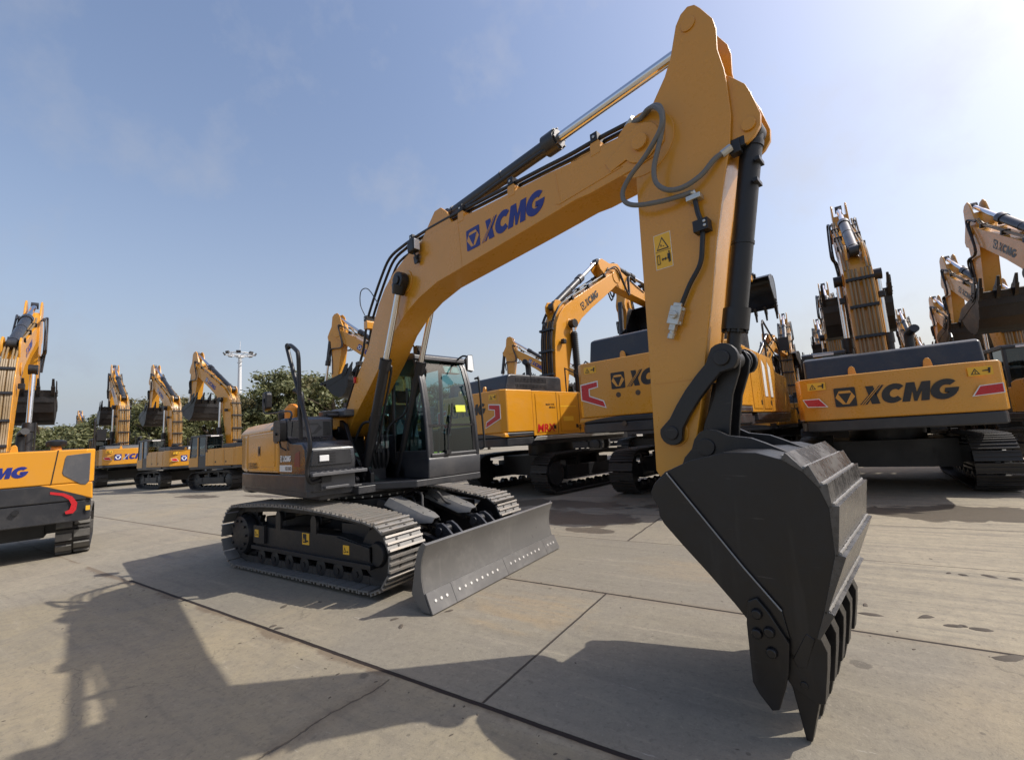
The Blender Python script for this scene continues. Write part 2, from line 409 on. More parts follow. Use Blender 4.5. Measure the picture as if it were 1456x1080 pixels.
def text(name, s, parent, o, u, v, height, mat, rot=0.0, shear=0.0, bold=0.0, sx=1.0):
    cu = bpy.data.curves.new(name+'_curve', 'FONT'); cu.body = s; cu.size = 1; cu.offset = bold; cu.shear = shear; cu.resolution_u = 2
    tmp = bpy.data.objects.new(name+'_tmp', cu); COL.objects.link(tmp)
    bpy.context.view_layer.update()
    me = bpy.data.meshes.new_from_object(tmp.evaluated_get(bpy.context.evaluated_depsgraph_get()))
    bpy.data.objects.remove(tmp); bpy.data.curves.remove(cu)
    me.name = name
    u = Vector(u).normalized(); v = Vector(v).normalized(); n = u.cross(v)
    k = height/.7
    for p in me.vertices:
        c = Vector(p.co); p.co = Vector(o) + u*c.x*k*sx + v*c.y*k + n*.0035
    me.materials.clear(); me.materials.append(mat)
    ob = bpy.data.objects.new(name, me); COL.objects.link(ob); ob.parent = parent
    if rot: ob.rotation_euler = (0,0,rot)
    return ob
def warn_wide(m, o, u, v, w, h):
    """yellow label: triangle left, little crane mark right; slots 0 yellow 1 black"""
    u = Vector(u).normalized(); v = Vector(v).normalized(); fr = (o, u, v)
    m.mat(0).flat(fr, [[(0,0),(w,0),(w,h),(0,h)]], t=.002)
    m.mat(1).flat(fr, [[(.10*w,.14*h),(.48*w,.14*h),(.29*w,.84*h)]], t=.002, lift=.0025)
    m.mat(0).flat(fr, [[(.17*w,.23*h),(.41*w,.23*h),(.29*w,.68*h)]], t=.002, lift=.005)
    m.mat(1).flat(fr, [[(.27*w,.28*h),(.31*w,.28*h),(.31*w,.55*h),(.27*w,.55*h)], [(.58*w,.45*h),(.86*w,.45*h),(.86*w,.6*h),(.58*w,.56*h)], [(.80*w,.2*h),(.87*w,.2*h),(.92*w,.82*h),(.82*w,.82*h)]], t=.002, lift=.0075)
    return m
def warn_tall(m, o, u, v, w, h):
    u = Vector(u).normalized(); v = Vector(v).normalized(); fr = (o, u, v)
    m.mat(2).flat(fr, [[(-.03*w,-.015*h),(1.03*w,-.015*h),(1.03*w,1.015*h),(-.03*w,1.015*h)]], t=.001)
    m.mat(0).flat(fr, [[(0,0),(w,0),(w,h),(0,h)]], t=.001, lift=.0015)
    m.mat(1).flat(fr, [[(0,.495*h),(w,.495*h),(w,.505*h),(0,.505*h)], [(.12*w,.54*h),(.88*w,.54*h),(.50*w,.92*h)]], t=.001, lift=.003)
    m.mat(0).flat(fr, [[(.21*w,.57*h),(.79*w,.57*h),(.50*w,.855*h)]], t=.001, lift=.0045)
    man = [[(.80*w,.12*h),(.84*w,.12*h),(.86*w,.26*h),(.88*w,.12*h),(.92*w,.12*h),(.93*w,.38*h),(.79*w,.38*h)], arc(.86*w,.425*h,.045*w,.028*h,0,360,10)[:-1], [(.74*w,.22*h),(.78*w,.22*h),(.80*w,.38*h),(.76*w,.38*h)],
           [(.38*w,.24*h),(.46*w,.20*h),(.46*w,.235*h),(.60*w,.235*h),(.60*w,.20*h),(.70*w,.25*h),(.60*w,.30*h),(.60*w,.265*h),(.46*w,.265*h),(.46*w,.30*h)],
           [(.10*w,.12*h),(.28*w,.12*h),(.28*w,.14*h),(.10*w,.14*h)], [(.10*w,.38*h),(.28*w,.38*h),(.28*w,.40*h),(.10*w,.40*h)], [(.10*w,.14*h),(.125*w,.14*h),(.125*w,.38*h),(.10*w,.38*h)], [(.255*w,.14*h),(.28*w,.14*h),(.28*w,.38*h),(.255*w,.38*h)],
           [(.38*w,.64*h),(.44*w,.62*h),(.46*w,.68*h),(.40*w,.70*h)], [(.52*w,.62*h),(.60*w,.62*h),(.60*w,.645*h),(.52*w,.645*h)]]
    m.mat(1).flat(fr, man, t=.001, lift=.006)
    return m

# ------------------------------------------------------------------ crawler track
def loop_path(xr, zr, rr, xf, zf, rf, sag, n=220):
    """closed side outline (x,z) of a track: rear wheel, front wheel, slightly high carrier run"""
    pts = []
    for i in range(25):
        a = R(90 + 180*i/24); pts.append((xr+rr*math.cos(a), zr+rr*math.sin(a)))
    zb = min(zr-rr, zf-rf)
    pts[-1] = (pts[-1][0], zr-rr)
    for i in range(1, 8):
        t = i/8; pts.append((xr+(xf-xr)*t, (zr-rr)*(1-t)+(zf-rf)*t))
    for i in range(25):
        a = R(-90 + 180*i/24); pts.append((xf+rf*math.cos(a), zf+rf*math.sin(a)))
    for i in range(1, 12):
        t = i/12; pts.append((xf+(xr-xf)*t, (zf+rf)*(1-t)+(zr+rr)*t + sag*math.sin(math.pi*min(1,t*1.05))**.8))
    return pts
def resample(pts, count):
    P = [Vector((p[0],0,p[1])) for p in pts]; P.append(P[0])
    L = [0]
    for i in range(len(P)-1): L.append(L[-1]+(P[i+1]-P[i]).length)
    out = []; j = 0
    for k in range(count):
        s = L[-1]*k/count
        while L[j+1] < s: j += 1
        t = (s-L[j])/(L[j+1]-L[j]); p = P[j].lerp(P[j+1], t)
        out.append(p)
    res = []
    for k in range(count):
        d = (out[(k+1)%count]-out[k-1]).normalized()
        res.append((out[k], d))
    return res
def make_track(parent, y0, y1, xr, zr, rr, xf, zf, rf, sag, count, mats, outer=-1, h=.085, detail=True, rubber=False, frame_mat=None, th=.018, bars=3):
    ym = (y0+y1)/2; w = y1-y0
    path = loop_path(xr, zr, rr-.05, xf, zf, rf-.05, sag)
    m = M(); pl = resample(path, count)
    per = sum((pl[(i+1)%count][0]-pl[i][0]).length for i in range(count)); pitch = per/count
    up = Vector((0,1,0))
    for p, d in pl:
        n = Vector((-d.z,0,d.x)); n = -n if (n.dot(p-Vector(((xr+xf)/2,0,zr))) < 0) else n
        o = p + n*.03; o.y = ym
        if rubber:
            m.mat(0).obox(o, d, up, n, pitch*1.02, w, .04)
            for sgn in (-1, 1):
                c = o + n*.04 + up*sgn*w*.26 + d*pitch*.12*sgn
                m.mat(1).obox(c, d, up, n, pitch*.62, w*.46, .06)
        else:
            m.mat(0).obox(o, d, up, n, pitch*.93, w, th)
            for q in range(bars):
                off = (-.40+.80*q/(bars-1)) if bars > 1 else -.35
                hh = .024 if bars > 1 else .05
                m.mat(1).obox(o + n*(th/2+hh/2-.001) + d*pitch*off, d, up, n, pitch*(.13 if bars>1 else .2), w*.995, hh)
            if detail:
                for sgn in (-1, 1):
                    m.mat(2).obox(o + n*(th/2+.0015) + up*sgn*w*.11 + d*pitch*.0, d, up, n, pitch*.16, w*.10, .003)
                    for q in (-.2, .2): m.mat(2).obox(o + n*(th/2+.003) + up*sgn*w*.2 + d*pitch*q, d, up, n, .022, .022, .012)
        # chain links inside
        for sgn in (-1, 1): m.mat(2).obox(p - n*.025 + up*(ym+sgn*.07), d, up, n, pitch*.98, .035, .085)
    chain = m.build('track', mats, parent, ang=30)
    fm = frame_mat or BLK
    f = M()
    # side frame: box beam with flange, slanted ends
    zt, zb = zr*1.28, zr*.70; yc = ym; fw = w*.26
    side = y0+.10 if outer < 0 else y1-.10
    xa, xb = xr+rr*.80, xf-rf*.15
    f.prism([(xa,zt),(xb-.55,zt*.985),(xb-.25,zt*.9),(xb,zt*.86),(xb,zb*.95),(xa,zb)], yc-fw, yc+fw)
    s = -1 if outer < 0 else 1
    yo = yc + s*fw
    f.prism([(xa-.02,zb+.02),(xb+.02,zb),(xb+.02,zb-.05),(xa-.02,zb-.03)], yc-fw-.05, yc+fw+.05)
    f.box(xa+.02, xa+.30, min(yo,yo+s*.04), max(yo,yo+s*.04), zb+.05, zt+.02)
    f.prism([(xb-.62,zt*.97),(xb-.02,zt*.84),(xb-.02,zb+.03),(xb-.62,zb+.06)], yo-.002, yo+s*.025)
    f.box((xa+xb)/2-.08, (xa+xb)/2+.0, min(yo,yo+s*.006), max(yo,yo+s*.006), zb+.13, zb+.24)
    f.build('track_frame', fm, chain, bevel=.008)
    sp = M(); n = 21
    prof = []
    for i in range(n*4):
        r = rr-.10 + (.055 if i % 4 in (1,2) else 0); a = 2*math.pi*i/(n*4); prof.append((xr+r*math.cos(a), zr+r*math.sin(a)))
    sp.prism(prof, ym-.035, ym+.035)
    sp.lathe([(rr*.62,-.04),(rr*.66,0),(rr*.60,.10),(rr*.30,.13)] if s > 0 else [(rr*.30,-.13),(rr*.60,-.10),(rr*.66,0),(rr*.62,.04)], (xr, ym+s*.08, zr), 'y', 24)
    for i in range(10):
        a = 2*math.pi*i/10; c = Vector((xr+rr*.47*math.cos(a), ym+s*.19, zr+rr*.47*math.sin(a))); sp.cyl(c, c+Vector((0,s*.025,0)), .018, n=6)
    sp.build('sprocket', BLK, chain)
    idl = M(); idl.lathe([(rf-.16,-.09),(rf-.09,-.09),(rf-.07,-.05),(rf-.07,.05),(rf-.09,.09),(rf-.16,.09)], (xf, ym, zf), 'y', 28)
    idl.lathe([(.12,-.13),(.14,-.1),(.14,.1),(.12,.13)], (xf, ym, zf), 'y', 16)
    idl.build('idler_wheel', BLK, chain)
    ro = M(); nr = 7
    for i in range(nr):
        x = xr+.42+(xf-xr-.80)*i/(nr-1); ro.cut().lathe([(.06,-.10),(.10,-.09),(.10,-.05),(.085,-.03),(.085,.03),(.10,.05),(.10,.09),(.06,.10)], (x, ym, .115+.055), 'y', 14)
        ro.cyl((x, ym-.11, .17), (x, ym+.11, .17), .035, n=10)
    for t in (.32, .60):
        x = xr+(xf-xr)*t; z = (zr+rr)*(1-t)+(zf+rf)*t+sag*.9-.17
        ro.cut().lathe([(.05,-.08),(.075,-.07),(.075,.07),(.05,.08)], (x, ym, z), 'y', 14)
        ro.prism([(x-.06,zt-.02),(x+.06,zt-.02),(x+.06,z+.01),(x+.03,z+.06),(x-.03,z+.06),(x-.06,z+.01)], ym+s*.10, ym+s*.135)
    ro.build('roller', BLK, chain)
    return chain

def cylinder_part(name, parent, p0, p1, L, r, rr, mt, mr, rot=0.0, collar=1.22, n=20, eye=True, rodname='rod'):
    """hydraulic cylinder from p0, tube length L, rod on to p1"""
    p0, p1 = Vector(p0), Vector(p1); d = (p1-p0).normalized(); g = p0+d*L
    m = M()
    m.cyl(p0, g, r, n=n)
    m.cyl(g-d*r*2.1, g, r*collar, n=n); m.cyl(g-d*.01, g+d*r*.25, r*collar*.8, n=n)
    u = d.orthogonal().normalized(); w = d.cross(u)
    for i in range(8):
        a = i*math.pi/4+.2; c = g + (u*math.cos(a)+w*math.sin(a))*r*collar*.9; m.cyl(c-d*.01, c+d*.022, r*.13, n=6)
    m.cyl(p0+d*L*.05, p0+d*(L*.05+r*.5), r*1.10, n=n); m.cyl(p0+d*L*.55, p0+d*(L*.55+r*.3), r*1.07, n=n)
    if eye:
        y = Vector((0,1,0)); m.cyl(p0-y*r*.8, p0+y*r*.8, r*1.05, n=n)
    t = m.build(name, mt, parent, rot=rot)
    k = M(); k.cyl(g, p1, rr, n=n); k.build(rodname, mr, t)
    e = M(); e.cyl(p1-Vector((0,1,0))*r*.75, p1+Vector((0,1,0))*r*.75, r*.95, n=n); e.cyl(p1-d*r*1.3, p1, rr*1.15, n=n)
    e.build('rod_eye', mt, t)
    return t
# ================================================================== main excavator (origin = slewing centre, +X along the tracks)
S = R(-10.5)          # the upper structure is slewed against the tracks
EX = thing('crawler_excavator', 'large excavator in front with grey dozer blade and blue lettering on its boom', 'excavator')
def yaw(p):           # upper frame -> ground frame
    return Vector((math.cos(S)*p[0]-math.sin(S)*p[1], math.sin(S)*p[0]+math.cos(S)*p[1], p[2]))
TRK = dict(xr=-1.47, zr=.46, rr=.42, xf=1.43, zf=.425, rf=.37, sag=.075, count=44)
for y0, y1, outer in ((-1.25,-.75,-1), (.75,1.25,1)):
    ch = make_track(EX, y0, y1, mats=[SHOE, GROU, SDRK], outer=outer, **TRK)
    if outer < 0:
        m = M(); yo = -1.0-.5*.26
        for (x, z, w, h) in ((-1.02,.455,.10,.10),(.10,.43,.15,.14),(.95,.395,.11,.10)):
            m.cut().mat(0).box(x-w/2, x+w/2, yo-.046 if x<-.9 else (yo-.004 if x<.8 else yo-.030), yo, z, z+h)
            yy = yo-.0475 if x<-.9 else (yo-.0055 if x<.8 else yo-.0315)
            fr = ((x-w/2, yy, z), (1,0,0), (0,0,1))
            m.mat(1).flat(fr, [[(.1*w,.2*h),(.5*w,.2*h),(.3*w,.8*h)],[(.6*w,.25*h),(.9*w,.25*h),(.9*w,.4*h),(.6*w,.4*h)]], t=.001)
            m.mat(0).flat(fr, [[(.2*w,.28*h),(.4*w,.28*h),(.3*w,.6*h)]], t=.001, lift=.0015)
        m.build('warning_label', [LABY, INK], ch)
# centre frame
m = M()
m.prism([(-.75,-.62),(.75,-.62),(.75,.62),(-.75,.62)], .50, .78, 'xy')
for sx in (-1,1):
    for sy in (-1,1):
        m.prism([(sx*.30,sy*.30),(sx*.72,sy*.30),(sx*1.15,sy*.98),(sx*.62,sy*.98)], .40, .70, 'xy')
m.lathe([(.52,.76),(.60,.78),(.60,.90),(.66,.91),(.66,.965),(.60,.97)], (0,0,0), 'z', 40)
m.build('lower_frame', BLK, EX, bevel=.012)
m = M()
for i in range(36):
    m.cut(); a = 2*math.pi*i/36; c = Vector((.63*math.cos(a), .63*math.sin(a), .93)); m.cyl(c, c+Vector((math.cos(a),math.sin(a),0))*.045, .013, n=6)
    c = Vector((.66*math.cos(a+.08), .66*math.sin(a+.08), 1.0)); m.cut().cyl(c, c+Vector((math.cos(a),math.sin(a),0))*.02, .012, n=6)
m.build('slew_ring_bolt', BOLT, EX)
m = M(); m.lathe([(.60,.97),(.675,.972),(.675,1.03),(.60,1.032)], (0,0,0), 'z', 48); m.build('slew_ring', BLK, EX)

# dozer blade
BX = 2.36
m = M()
front = [(.010,.012),(-.035,.10),(-.075,.20),(-.098,.31),(-.098,.42),(-.075,.52),(-.03,.615),(-.022,.632)]
back = [(-.052,.645),(-.09,.56),(-.135,.44),(-.137,.30),(-.118,.18),(-.08,.06),(-.03,.012)]
m.prism([(BX+a, b) for a, b in front+back], -1.262, 1.262)
for y in (-1.275, 1.262):
    m.prism([(BX+a, b) for a, b in front]+[(BX-.062,.66),(BX-.12,.60),(BX-.175,.45),(BX-.215,.25),(BX-.235,.16),(BX-.10,.012)], y, y+.0125)
m.box(BX-.23, BX-.13, -1.2, 1.2, .30, .42)
for y in (-.9,-.45,0,.45,.9): m.prism([(BX-.10,.06),(BX-.24,.32),(BX-.24,.42),(BX-.10,.58)], y-.012, y+.012)
bl = m.build('dozer_blade', BLADE, EX, bevel=.004, ang=30)
m = M()
fr2 = [(.022,.008),(-.028,.115),(-.060,.185)]
off = [(a+.020, b+.004) for a, b in fr2]
segs = ((-1.275,-.93),(-.926,-.01),(-.006,.926),(.93,1.275))
for a, b in segs: m.prism([(BX+p, q) for p, q in fr2[::-1]] + [(BX+p, q) for p, q in off], a, b)
m.build('cutting_edge', BLADE, bl, bevel=.002)
m = M()
ys = [-1.19,-1.11,-1.03] + [-.84+.095*i for i in range(8)] + [.10+.095*i for i in range(8)] + [1.01,1.09,1.17]
nrm = Vector((.115-.008, 0, .05)).normalized()
for y in ys:
    m.cut()
    c = Vector((BX+.026-.002, y, .098)) + Vector((-.018,0,.0)); c = Vector((BX-.002+.0, y, .106)); m.cyl(c-nrm*.01, c+nrm*.007, .0165, .0145, n=12)
m.build('edge_bolt', BOLT, bl)
# blade arms, lift cylinders and their guards
for sy in (-1, 1):
    m = M()
    m.prism([(.62,.62),(.95,.66),(1.55,.52),(BX-.14,.34),(BX-.14,.22),(1.5,.26),(.62,.42)], sy*.47-.035, sy*.47+.035)
    m.prism([(.62,.60),(.95,.63),(1.55,.50),(BX-.14,.33),(BX-.14,.24),(1.5,.29),(.62,.44)], sy*.64-.025, sy*.64+.025)
    m.box(.9,2.0, min(sy*.47,sy*.64), max(sy*.47,sy*.64), .34, .37)
    m.build('blade_arm', BLK, bl, bevel=.006)
    cy = cylinder_part('blade_cylinder', bl, (.72, sy*.33, .80), (1.74, sy*.33, .555), .80, .062, .036, BLK, BLK, n=16)
    m = M()
    a = Vector((.88, sy*.36, .925)); b = Vector((1.60, sy*.36, .705)); d = (b-a).normalized(); w = .15
    n = Vector((0,1,0)).cross(d); n = n if n.z > 0 else -n
    U = Vector((0,1,0))
    prof = [(-w*1.05,-.085),(-w*.62,.0),(w*.62,.0),(w*1.05,-.085)]
    top = []
    for q in (a, b-d*.10):
        for (u_, z_) in prof: top.append(q+U*u_+n*z_)
    tip = [b+d*.03+U*u_*.45+n*z_*.6 for (u_, z_) in prof]
    vs = top+tip
    vs2 = [p-n*.014 for p in vs]
    fs = []
    for k in (0, 4):
        for i in range(3): fs.append((k+i, k+i+1, k+5+i, k+4+i))
    fs2 = [tuple(i+12 for i in f[::-1]) for f in fs]
    rim = [0,1,2,3,7,11,10,9,8,4]
    fs3 = [(rim[i], rim[i]+12, rim[(i+1)%10]+12, rim[(i+1)%10]) for i in range(10)]
    m.add(vs+vs2, fs+fs2+fs3)
    for t in (.1,.5,.8):
        for s2 in (-.4,.4):
            c = a+(b-a)*t+U*w*s2; m.cyl(c, c+n*.012, .011, n=6)
    m.build('cylinder_guard', LGRY, bl, bevel=.003)
    m = M()
    for o in (-.085,.085):
        yc = sy*.33+o
        m.cut().prism([(1.64,.52),(1.72,.44),(1.95,.30),(2.215,.26),(2.215,.56),(2.10,.50),(1.95,.50),(1.84,.60),(1.76,.645),(1.68,.63)], yc-.018, yc+.018)
    m.cut().cyl((1.74,sy*.33-.13,.555),(1.74,sy*.33+.13,.555),.045,n=14)
    m.cut().prism([(.60,.74),(.86,.74),(.80,.88),(.66,.90)], sy*.33-.13, sy*.33-.10); m.cut().prism([(.60,.74),(.86,.74),(.80,.88),(.66,.90)], sy*.33+.10, sy*.33+.13)
    m.build('cylinder_bracket', GRY, bl, bevel=.008)
m = M()
for sy in (-1,1):
    m.cut().tube([(.66,sy*.10,.86),(.9,sy*.08,.97),(1.15,sy*.14,.93),(1.25,sy*.22,.78),(1.45,sy*.30,.70)], .017, smooth=6)
    m.cut().tube([(.66,sy*.16,.82),(.95,sy*.14,.90),(1.10,sy*.22,.80),(1.0,sy*.30,.78)], .015, smooth=6)
m.build('blade_hose', RUB, bl)
m = M(); m.box(.6,.9,-.26,.26,.5,.80); m.prism([(.62,-.5),(1.0,-.5),(1.0,.5),(.62,.5)],.44,.50,'xy'); m.build('front_crossmember', BLK, EX, bevel=.01)

# ------------------------------------------------------------------ upper structure (own frame, turned by S)
def U(m, name, mats, parent=None, **k):
    return m.build(name, mats, parent or EX, rot=S if (parent is None) else 0.0, **k)
m = M()
m.prism([(-1.9,-1.20),(.62,-1.20),(.64,-1.17),(.64,-.50),(1.20,-.02),(1.20,1.10),(-1.9,1.14)], 1.03, 1.12, 'xy')
m.box(-1.9,.55,-1.02,1.0,.97,1.04)
m.box(.35,.78,-.62,.10,1.00,1.10)
deck = U(m, 'turntable_deck', GRY, bevel=.012)
m = M()
m.prism([(-2.05,-1.205),(.60,-1.205),(.66,-1.15),(.66,-1.02),(-2.05,-1.02)], 1.085, 1.30, 'xy')
U(m, 'side_beam', GRY, bevel=.02)
# counterweight: rounded tail
def tail(x0, r, hw, n=12, inset=0.0):
    pts = [(x0,-hw+inset)]
    for i in range(n+1):
        a = R(180-34+68*i/n)
        pass
    half = math.asin(min(1,(hw-.18)/r))
    ring = [(-math.cos(a)*r, math.sin(a)*r) for a in [half*(-1+2*i/n) for i in range(n+1)]]
    pts = [(x0,-hw+inset), (ring[0][0]+.16,-hw+inset), (ring[0][0]+.05,-hw+.06+inset)] + [(p[0]+inset,p[1]) for p in ring] + [(ring[-1][0]+.05,hw-.06-inset),(ring[-1][0]+.16,hw-inset),(x0,hw-inset)]
    return pts
m = M()
m.mat(1).prism(tail(-1.72,2.43,1.20), .98, 1.305, 'xy')
m.mat(0).prism(tail(-1.72,2.445,1.205), 1.31, 1.93, 'xy')
cw = U(m, 'counterweight', [YEL, GRY], bevel=.085, seg=4)
# right-hand engine door
m = M()
yd = -1.215
m.box(-1.700,-.325, yd, -1.0, 1.315, 1.90)
dr = U(m, 'engine_door', YEL, bevel=.035, seg=3)
m = M(); m.prism([(-1.55,1.40),(-.45,1.40),(-.45,1.84),(-1.55,1.84)], yd-.008, yd+.02); m.build('door_panel', YEL, dr, bevel=.007)
m = M(); m.mat(0).box(-1.16,-1.06, yd-.014, yd, 1.56, 1.70); m.mat(1).box(-1.135,-1.085, yd-.020, yd-.01, 1.59, 1.67); m.build('door_latch', [GRY, BLK], dr, bevel=.003)
text('model_print', 'XE150D', dr, (-1.62, yd-.012, 1.375), (1,0,0), (0,0,1), .085, INK, bold=.02)
m = M(); m.mat(0).box(-.46,-.345, yd-.010, yd, 1.72, 1.76); m.build('door_hinge', GRY, dr)
# engine hood
m = M()
m.prism([(-1.20,1.88),(-1.20,1.93),(-1.10,2.035),(-.98,2.065),(.30,2.065),(.30,1.88)], -2.15, -.30, 'yz')
hood = U(m, 'engine_hood', YEL, bevel=.04, seg=3)
m = M(); m.prism([(-1.205,1.90),(-1.205,1.94),(-1.105,2.045),(-.98,2.075),(-.50,2.075),(-.50,1.90)], -.70, -.20, 'yz'); m.build('hood_front_trim', GRY, hood, bevel=.03)
m = M(); m.lathe([(.105,2.06),(.11,2.10),(.11,2.24),(.075,2.28)], (-.80,-.86,0), 'z', 20); m.lathe([(.06,2.28),(.06,2.30),(.03,2.31)], (-.80,-.86,0),'z',14); U(m, 'air_precleaner', ORG)
m = M(); m.lathe([(.055,2.06),(.07,2.10),(.075,2.20),(.05,2.24)], (-1.02,-.92,0), 'z', 16); U(m, 'filter_cap', BLK)
m = M(); m.tube([(-.62,-.80,2.0),(-.62,-.80,2.40),(-.66,-.83,2.48),(-.72,-.86,2.51)], .040, 14, smooth=5); m.cyl((-.62,-.80,2.02),(-.62,-.80,2.24),.055,n=16); U(m, 'exhaust_pipe', BLK)
m = M(); m.box(-.50,-.05,-.40,.10,2.06,2.17); m.box(-.9,-.3,-.25,.05,2.06,2.22); U(m, 'hood_cover', MGRY, bevel=.03)
m = M(); m.box(-.62,-.18,-.58,-.42,2.07,2.11); m.box(-.45,-.25,-.62,-.30,2.075,2.16); U(m, 'lifting_lug', GRY, bevel=.015)
# right tool box and fuel tank
m = M()
m.mat(0).prism([(-.325,1.29),(.60,1.29),(.615,1.45),(.58,1.62),(.48,1.70),(.10,1.72),(-.06,1.78),(-.07,2.02),(-.12,2.05),(-.325,2.05)], -1.205, -.56)
tk = U(m, 'fuel_tank', [GLBK], bevel=.03, seg=3)
m = M()
m.mat(0).prism([(-1.14,1.78),(-1.12,2.0),(-.62,2.0),(-.60,1.78)], -.066, -.050, 'yz')
m.build('tank_panel', [GLBK], tk, bevel=.006)
m = M(); fr = ((-.050,-1.02,1.80),(0,.30,0),(0,0,.20))
for slot, lev, pts in LET[:3]: m.mat(slot).flat(fr, [pts], t=.0015, lift=.001+lev*.002)
m.build('tank_emblem', [MGRY, GRY], tk)
m = M(); m.mat(0).prism([(-1.16,1.40),(-1.13,1.60),(-.64,1.60),(-.62,1.40)], .60, .625, 'yz'); m.build('tank_cover', [GLBK], tk, bevel=.012)
m = M()
for i in range(4): m.box(.622,.632,-1.06,-.84,1.44+.035*i,1.455+.035*i)
m.build('tank_vent', BLK, tk)
m = M(); m.box(.628,.640,-1.05,-.93,1.455,1.53); m.build('side_lamp', LENS, tk, bevel=.006)
m = M()
m.prism([(-1.20,1.285),(-.50,1.285),(-.50,1.325),(-1.20,1.325)], .60, .80, 'yz')
m.prism([(-1.02,1.12),(-.72,1.12),(-.72,1.15),(-1.02,1.15)], .60, .74, 'yz')
for i in range(9): m.box(.62,.78,-1.17+.075*i,-1.14+.075*i,1.325,1.336)
m.box(.58,.66,-1.12,-.60,1.10,1.29)
U(m, 'step_plate', MGRY, bevel=.006)
lg = logo('tank_logo', tk, (-.27,-1.2065,1.47), (1,0,0), (0,0,1), .40, [WHT, BLK])
m = M(); m.flat(((-.29,-1.2065,1.34),(1,0,0),(0,0,1)), [[(0,0),(.44,0),(.44,.085),(0,.085)]]); m.build('tank_label', WHT, tk)
text('tank_model_print', 'XE150D', tk, (-.08,-1.2068,1.358), (1,0,0), (0,0,1), .045, INK, bold=.02)
m = M(); m.flat(((.22,-1.2065,1.40),(1,0,0),(0,0,1)), [[(.0,0),(.20,0),(.20,.20),(.05,.17)]]); m.build('tank_red_stripe', paint('dark_red_vinyl',(.16,.015,.012),.4,dust=.1), tk)
# handrail
m = M()
m.tube([(.66,-1.00,1.25),(.68,-1.14,1.215),(.70,-1.20,1.235),(.71,-1.225,1.30),(.72,-1.23,1.42),(.79,-1.23,1.58),(.79,-1.23,1.74),(.66,-1.24,2.05),(.23,-1.28,2.90),(.24,-1.275,2.955),(.30,-1.27,2.965),(.49,-1.27,2.865),(.545,-1.27,2.80),(.545,-1.26,2.60),(.545,-1.24,1.74)], .026, 10, smooth=4)
m.box(.60,.70,-1.05,-.93,1.20,1.27)
U(m, 'handrail', BLK)
m = M(); m.prism([(-.26,1.74),(-.02,1.74),(0,1.78),(0,1.98),(-.03,2.02),(-.25,2.02),(-.27,1.98),(-.27,1.78)], -1.30, -1.22); m.cyl((-.14,-1.30,1.84),(-.14,-1.32,1.84),.02,n=8); m.tube([(-.14,-1.26,1.74),(-.12,-1.25,1.66),(-.02,-1.22,1.62)],.012); U(m, 'lower_mirror', BLK, bevel=.03, seg=3)
m = M(); m.prism([(-1.24,2.24),(-1.16,2.24),(-1.10,2.27),(-1.09,2.49),(-1.13,2.53),(-1.22,2.53),(-1.27,2.50),(-1.28,2.28)], -1.15, -1.05); um = U(m, 'rear_view_mirror', BLK, bevel=.03, seg=3)
m = M(); m.tube([(-1.15,-1.16,2.42),(-1.12,-1.17,2.28),(-1.10,-1.16,2.20),(-.95,-1.12,2.18),(-.30,-1.10,2.16),(-.10,-1.12,2.10),(-.08,-1.15,2.02)], .013, smooth=4); m.build('mirror_arm', BLK, um)
# boom foot bracket and middle hydraulics
m = M()
for y in (-.36,.17): m.cut().prism([(-.75,1.10),(.62,1.10),(.62,1.24),(.50,1.34),(.30,1.34),(.05,1.62),(-.15,1.95),(-.30,2.02),(-.45,1.98),(-.55,1.80)], y, y+.06)
m.cut().cyl((-.35,-.40,1.87),(-.35,.27,1.87),.075,n=18)
for y in (-.46,.33): m.cut().cyl((.395,y-.03,1.155),(.395,y+.03,1.155),.06,n=14)
m.cut().box(-.9,-.5,-.5,.14,1.1,1.9)
U(m, 'boom_bracket', BLK, bevel=.012)
m = M(); m.box(.05,.36,-.20,.02,1.12,1.50); m.box(.10,.42,-.17,-.02,1.50,1.62)
for i in range(4):
    y = -.20+.075*i
    m.cyl((.40,y,1.62),(.40,y,1.76),.022,n=10); m.cyl((.40,y,1.70),(.40,y,1.74),.03,n=8)
vb = U(m, 'valve_block', GRY, bevel=.01)
m = M()
for i in range(4):
    y = -.20+.075*i; m.cut().cyl((.40,y,1.56),(.40,y,1.66),.026,n=6)
m.build('pipe_fitting', ZINC, vb)
m = M()
for i in range(4):
    y = -.20+.075*i
    m.cut().tube([(.40,y,1.58),(.42,y,1.45),(.34,y*.7,1.28),(.10,y*.6,1.18)], .02, smooth=5)
m.cut().tube([(.40,-.20,1.76),(.44,-.24,1.92),(.46,-.27,1.98),(.62,-.30,2.05)], .016, smooth=5)
m.cut().tube([(.40,.025,1.76),(.42,.05,1.86),(.52,.10,1.95),(.72,.15,2.06),(.74,.17,2.40)], .016, smooth=5)
m.cut().tube([(.40,-.125,1.76),(.40,-.16,1.88),(.30,-.20,1.95),(.1,-.22,1.90),(-.1,-.25,1.6)], .02, smooth=5)
m.cut().tube([(.40,-.05,1.76),(.34,-.02,1.90),(.15,0,1.96),(-.1,.02,1.7)], .02, smooth=5)
m.build('valve_hose', RUB, vb)

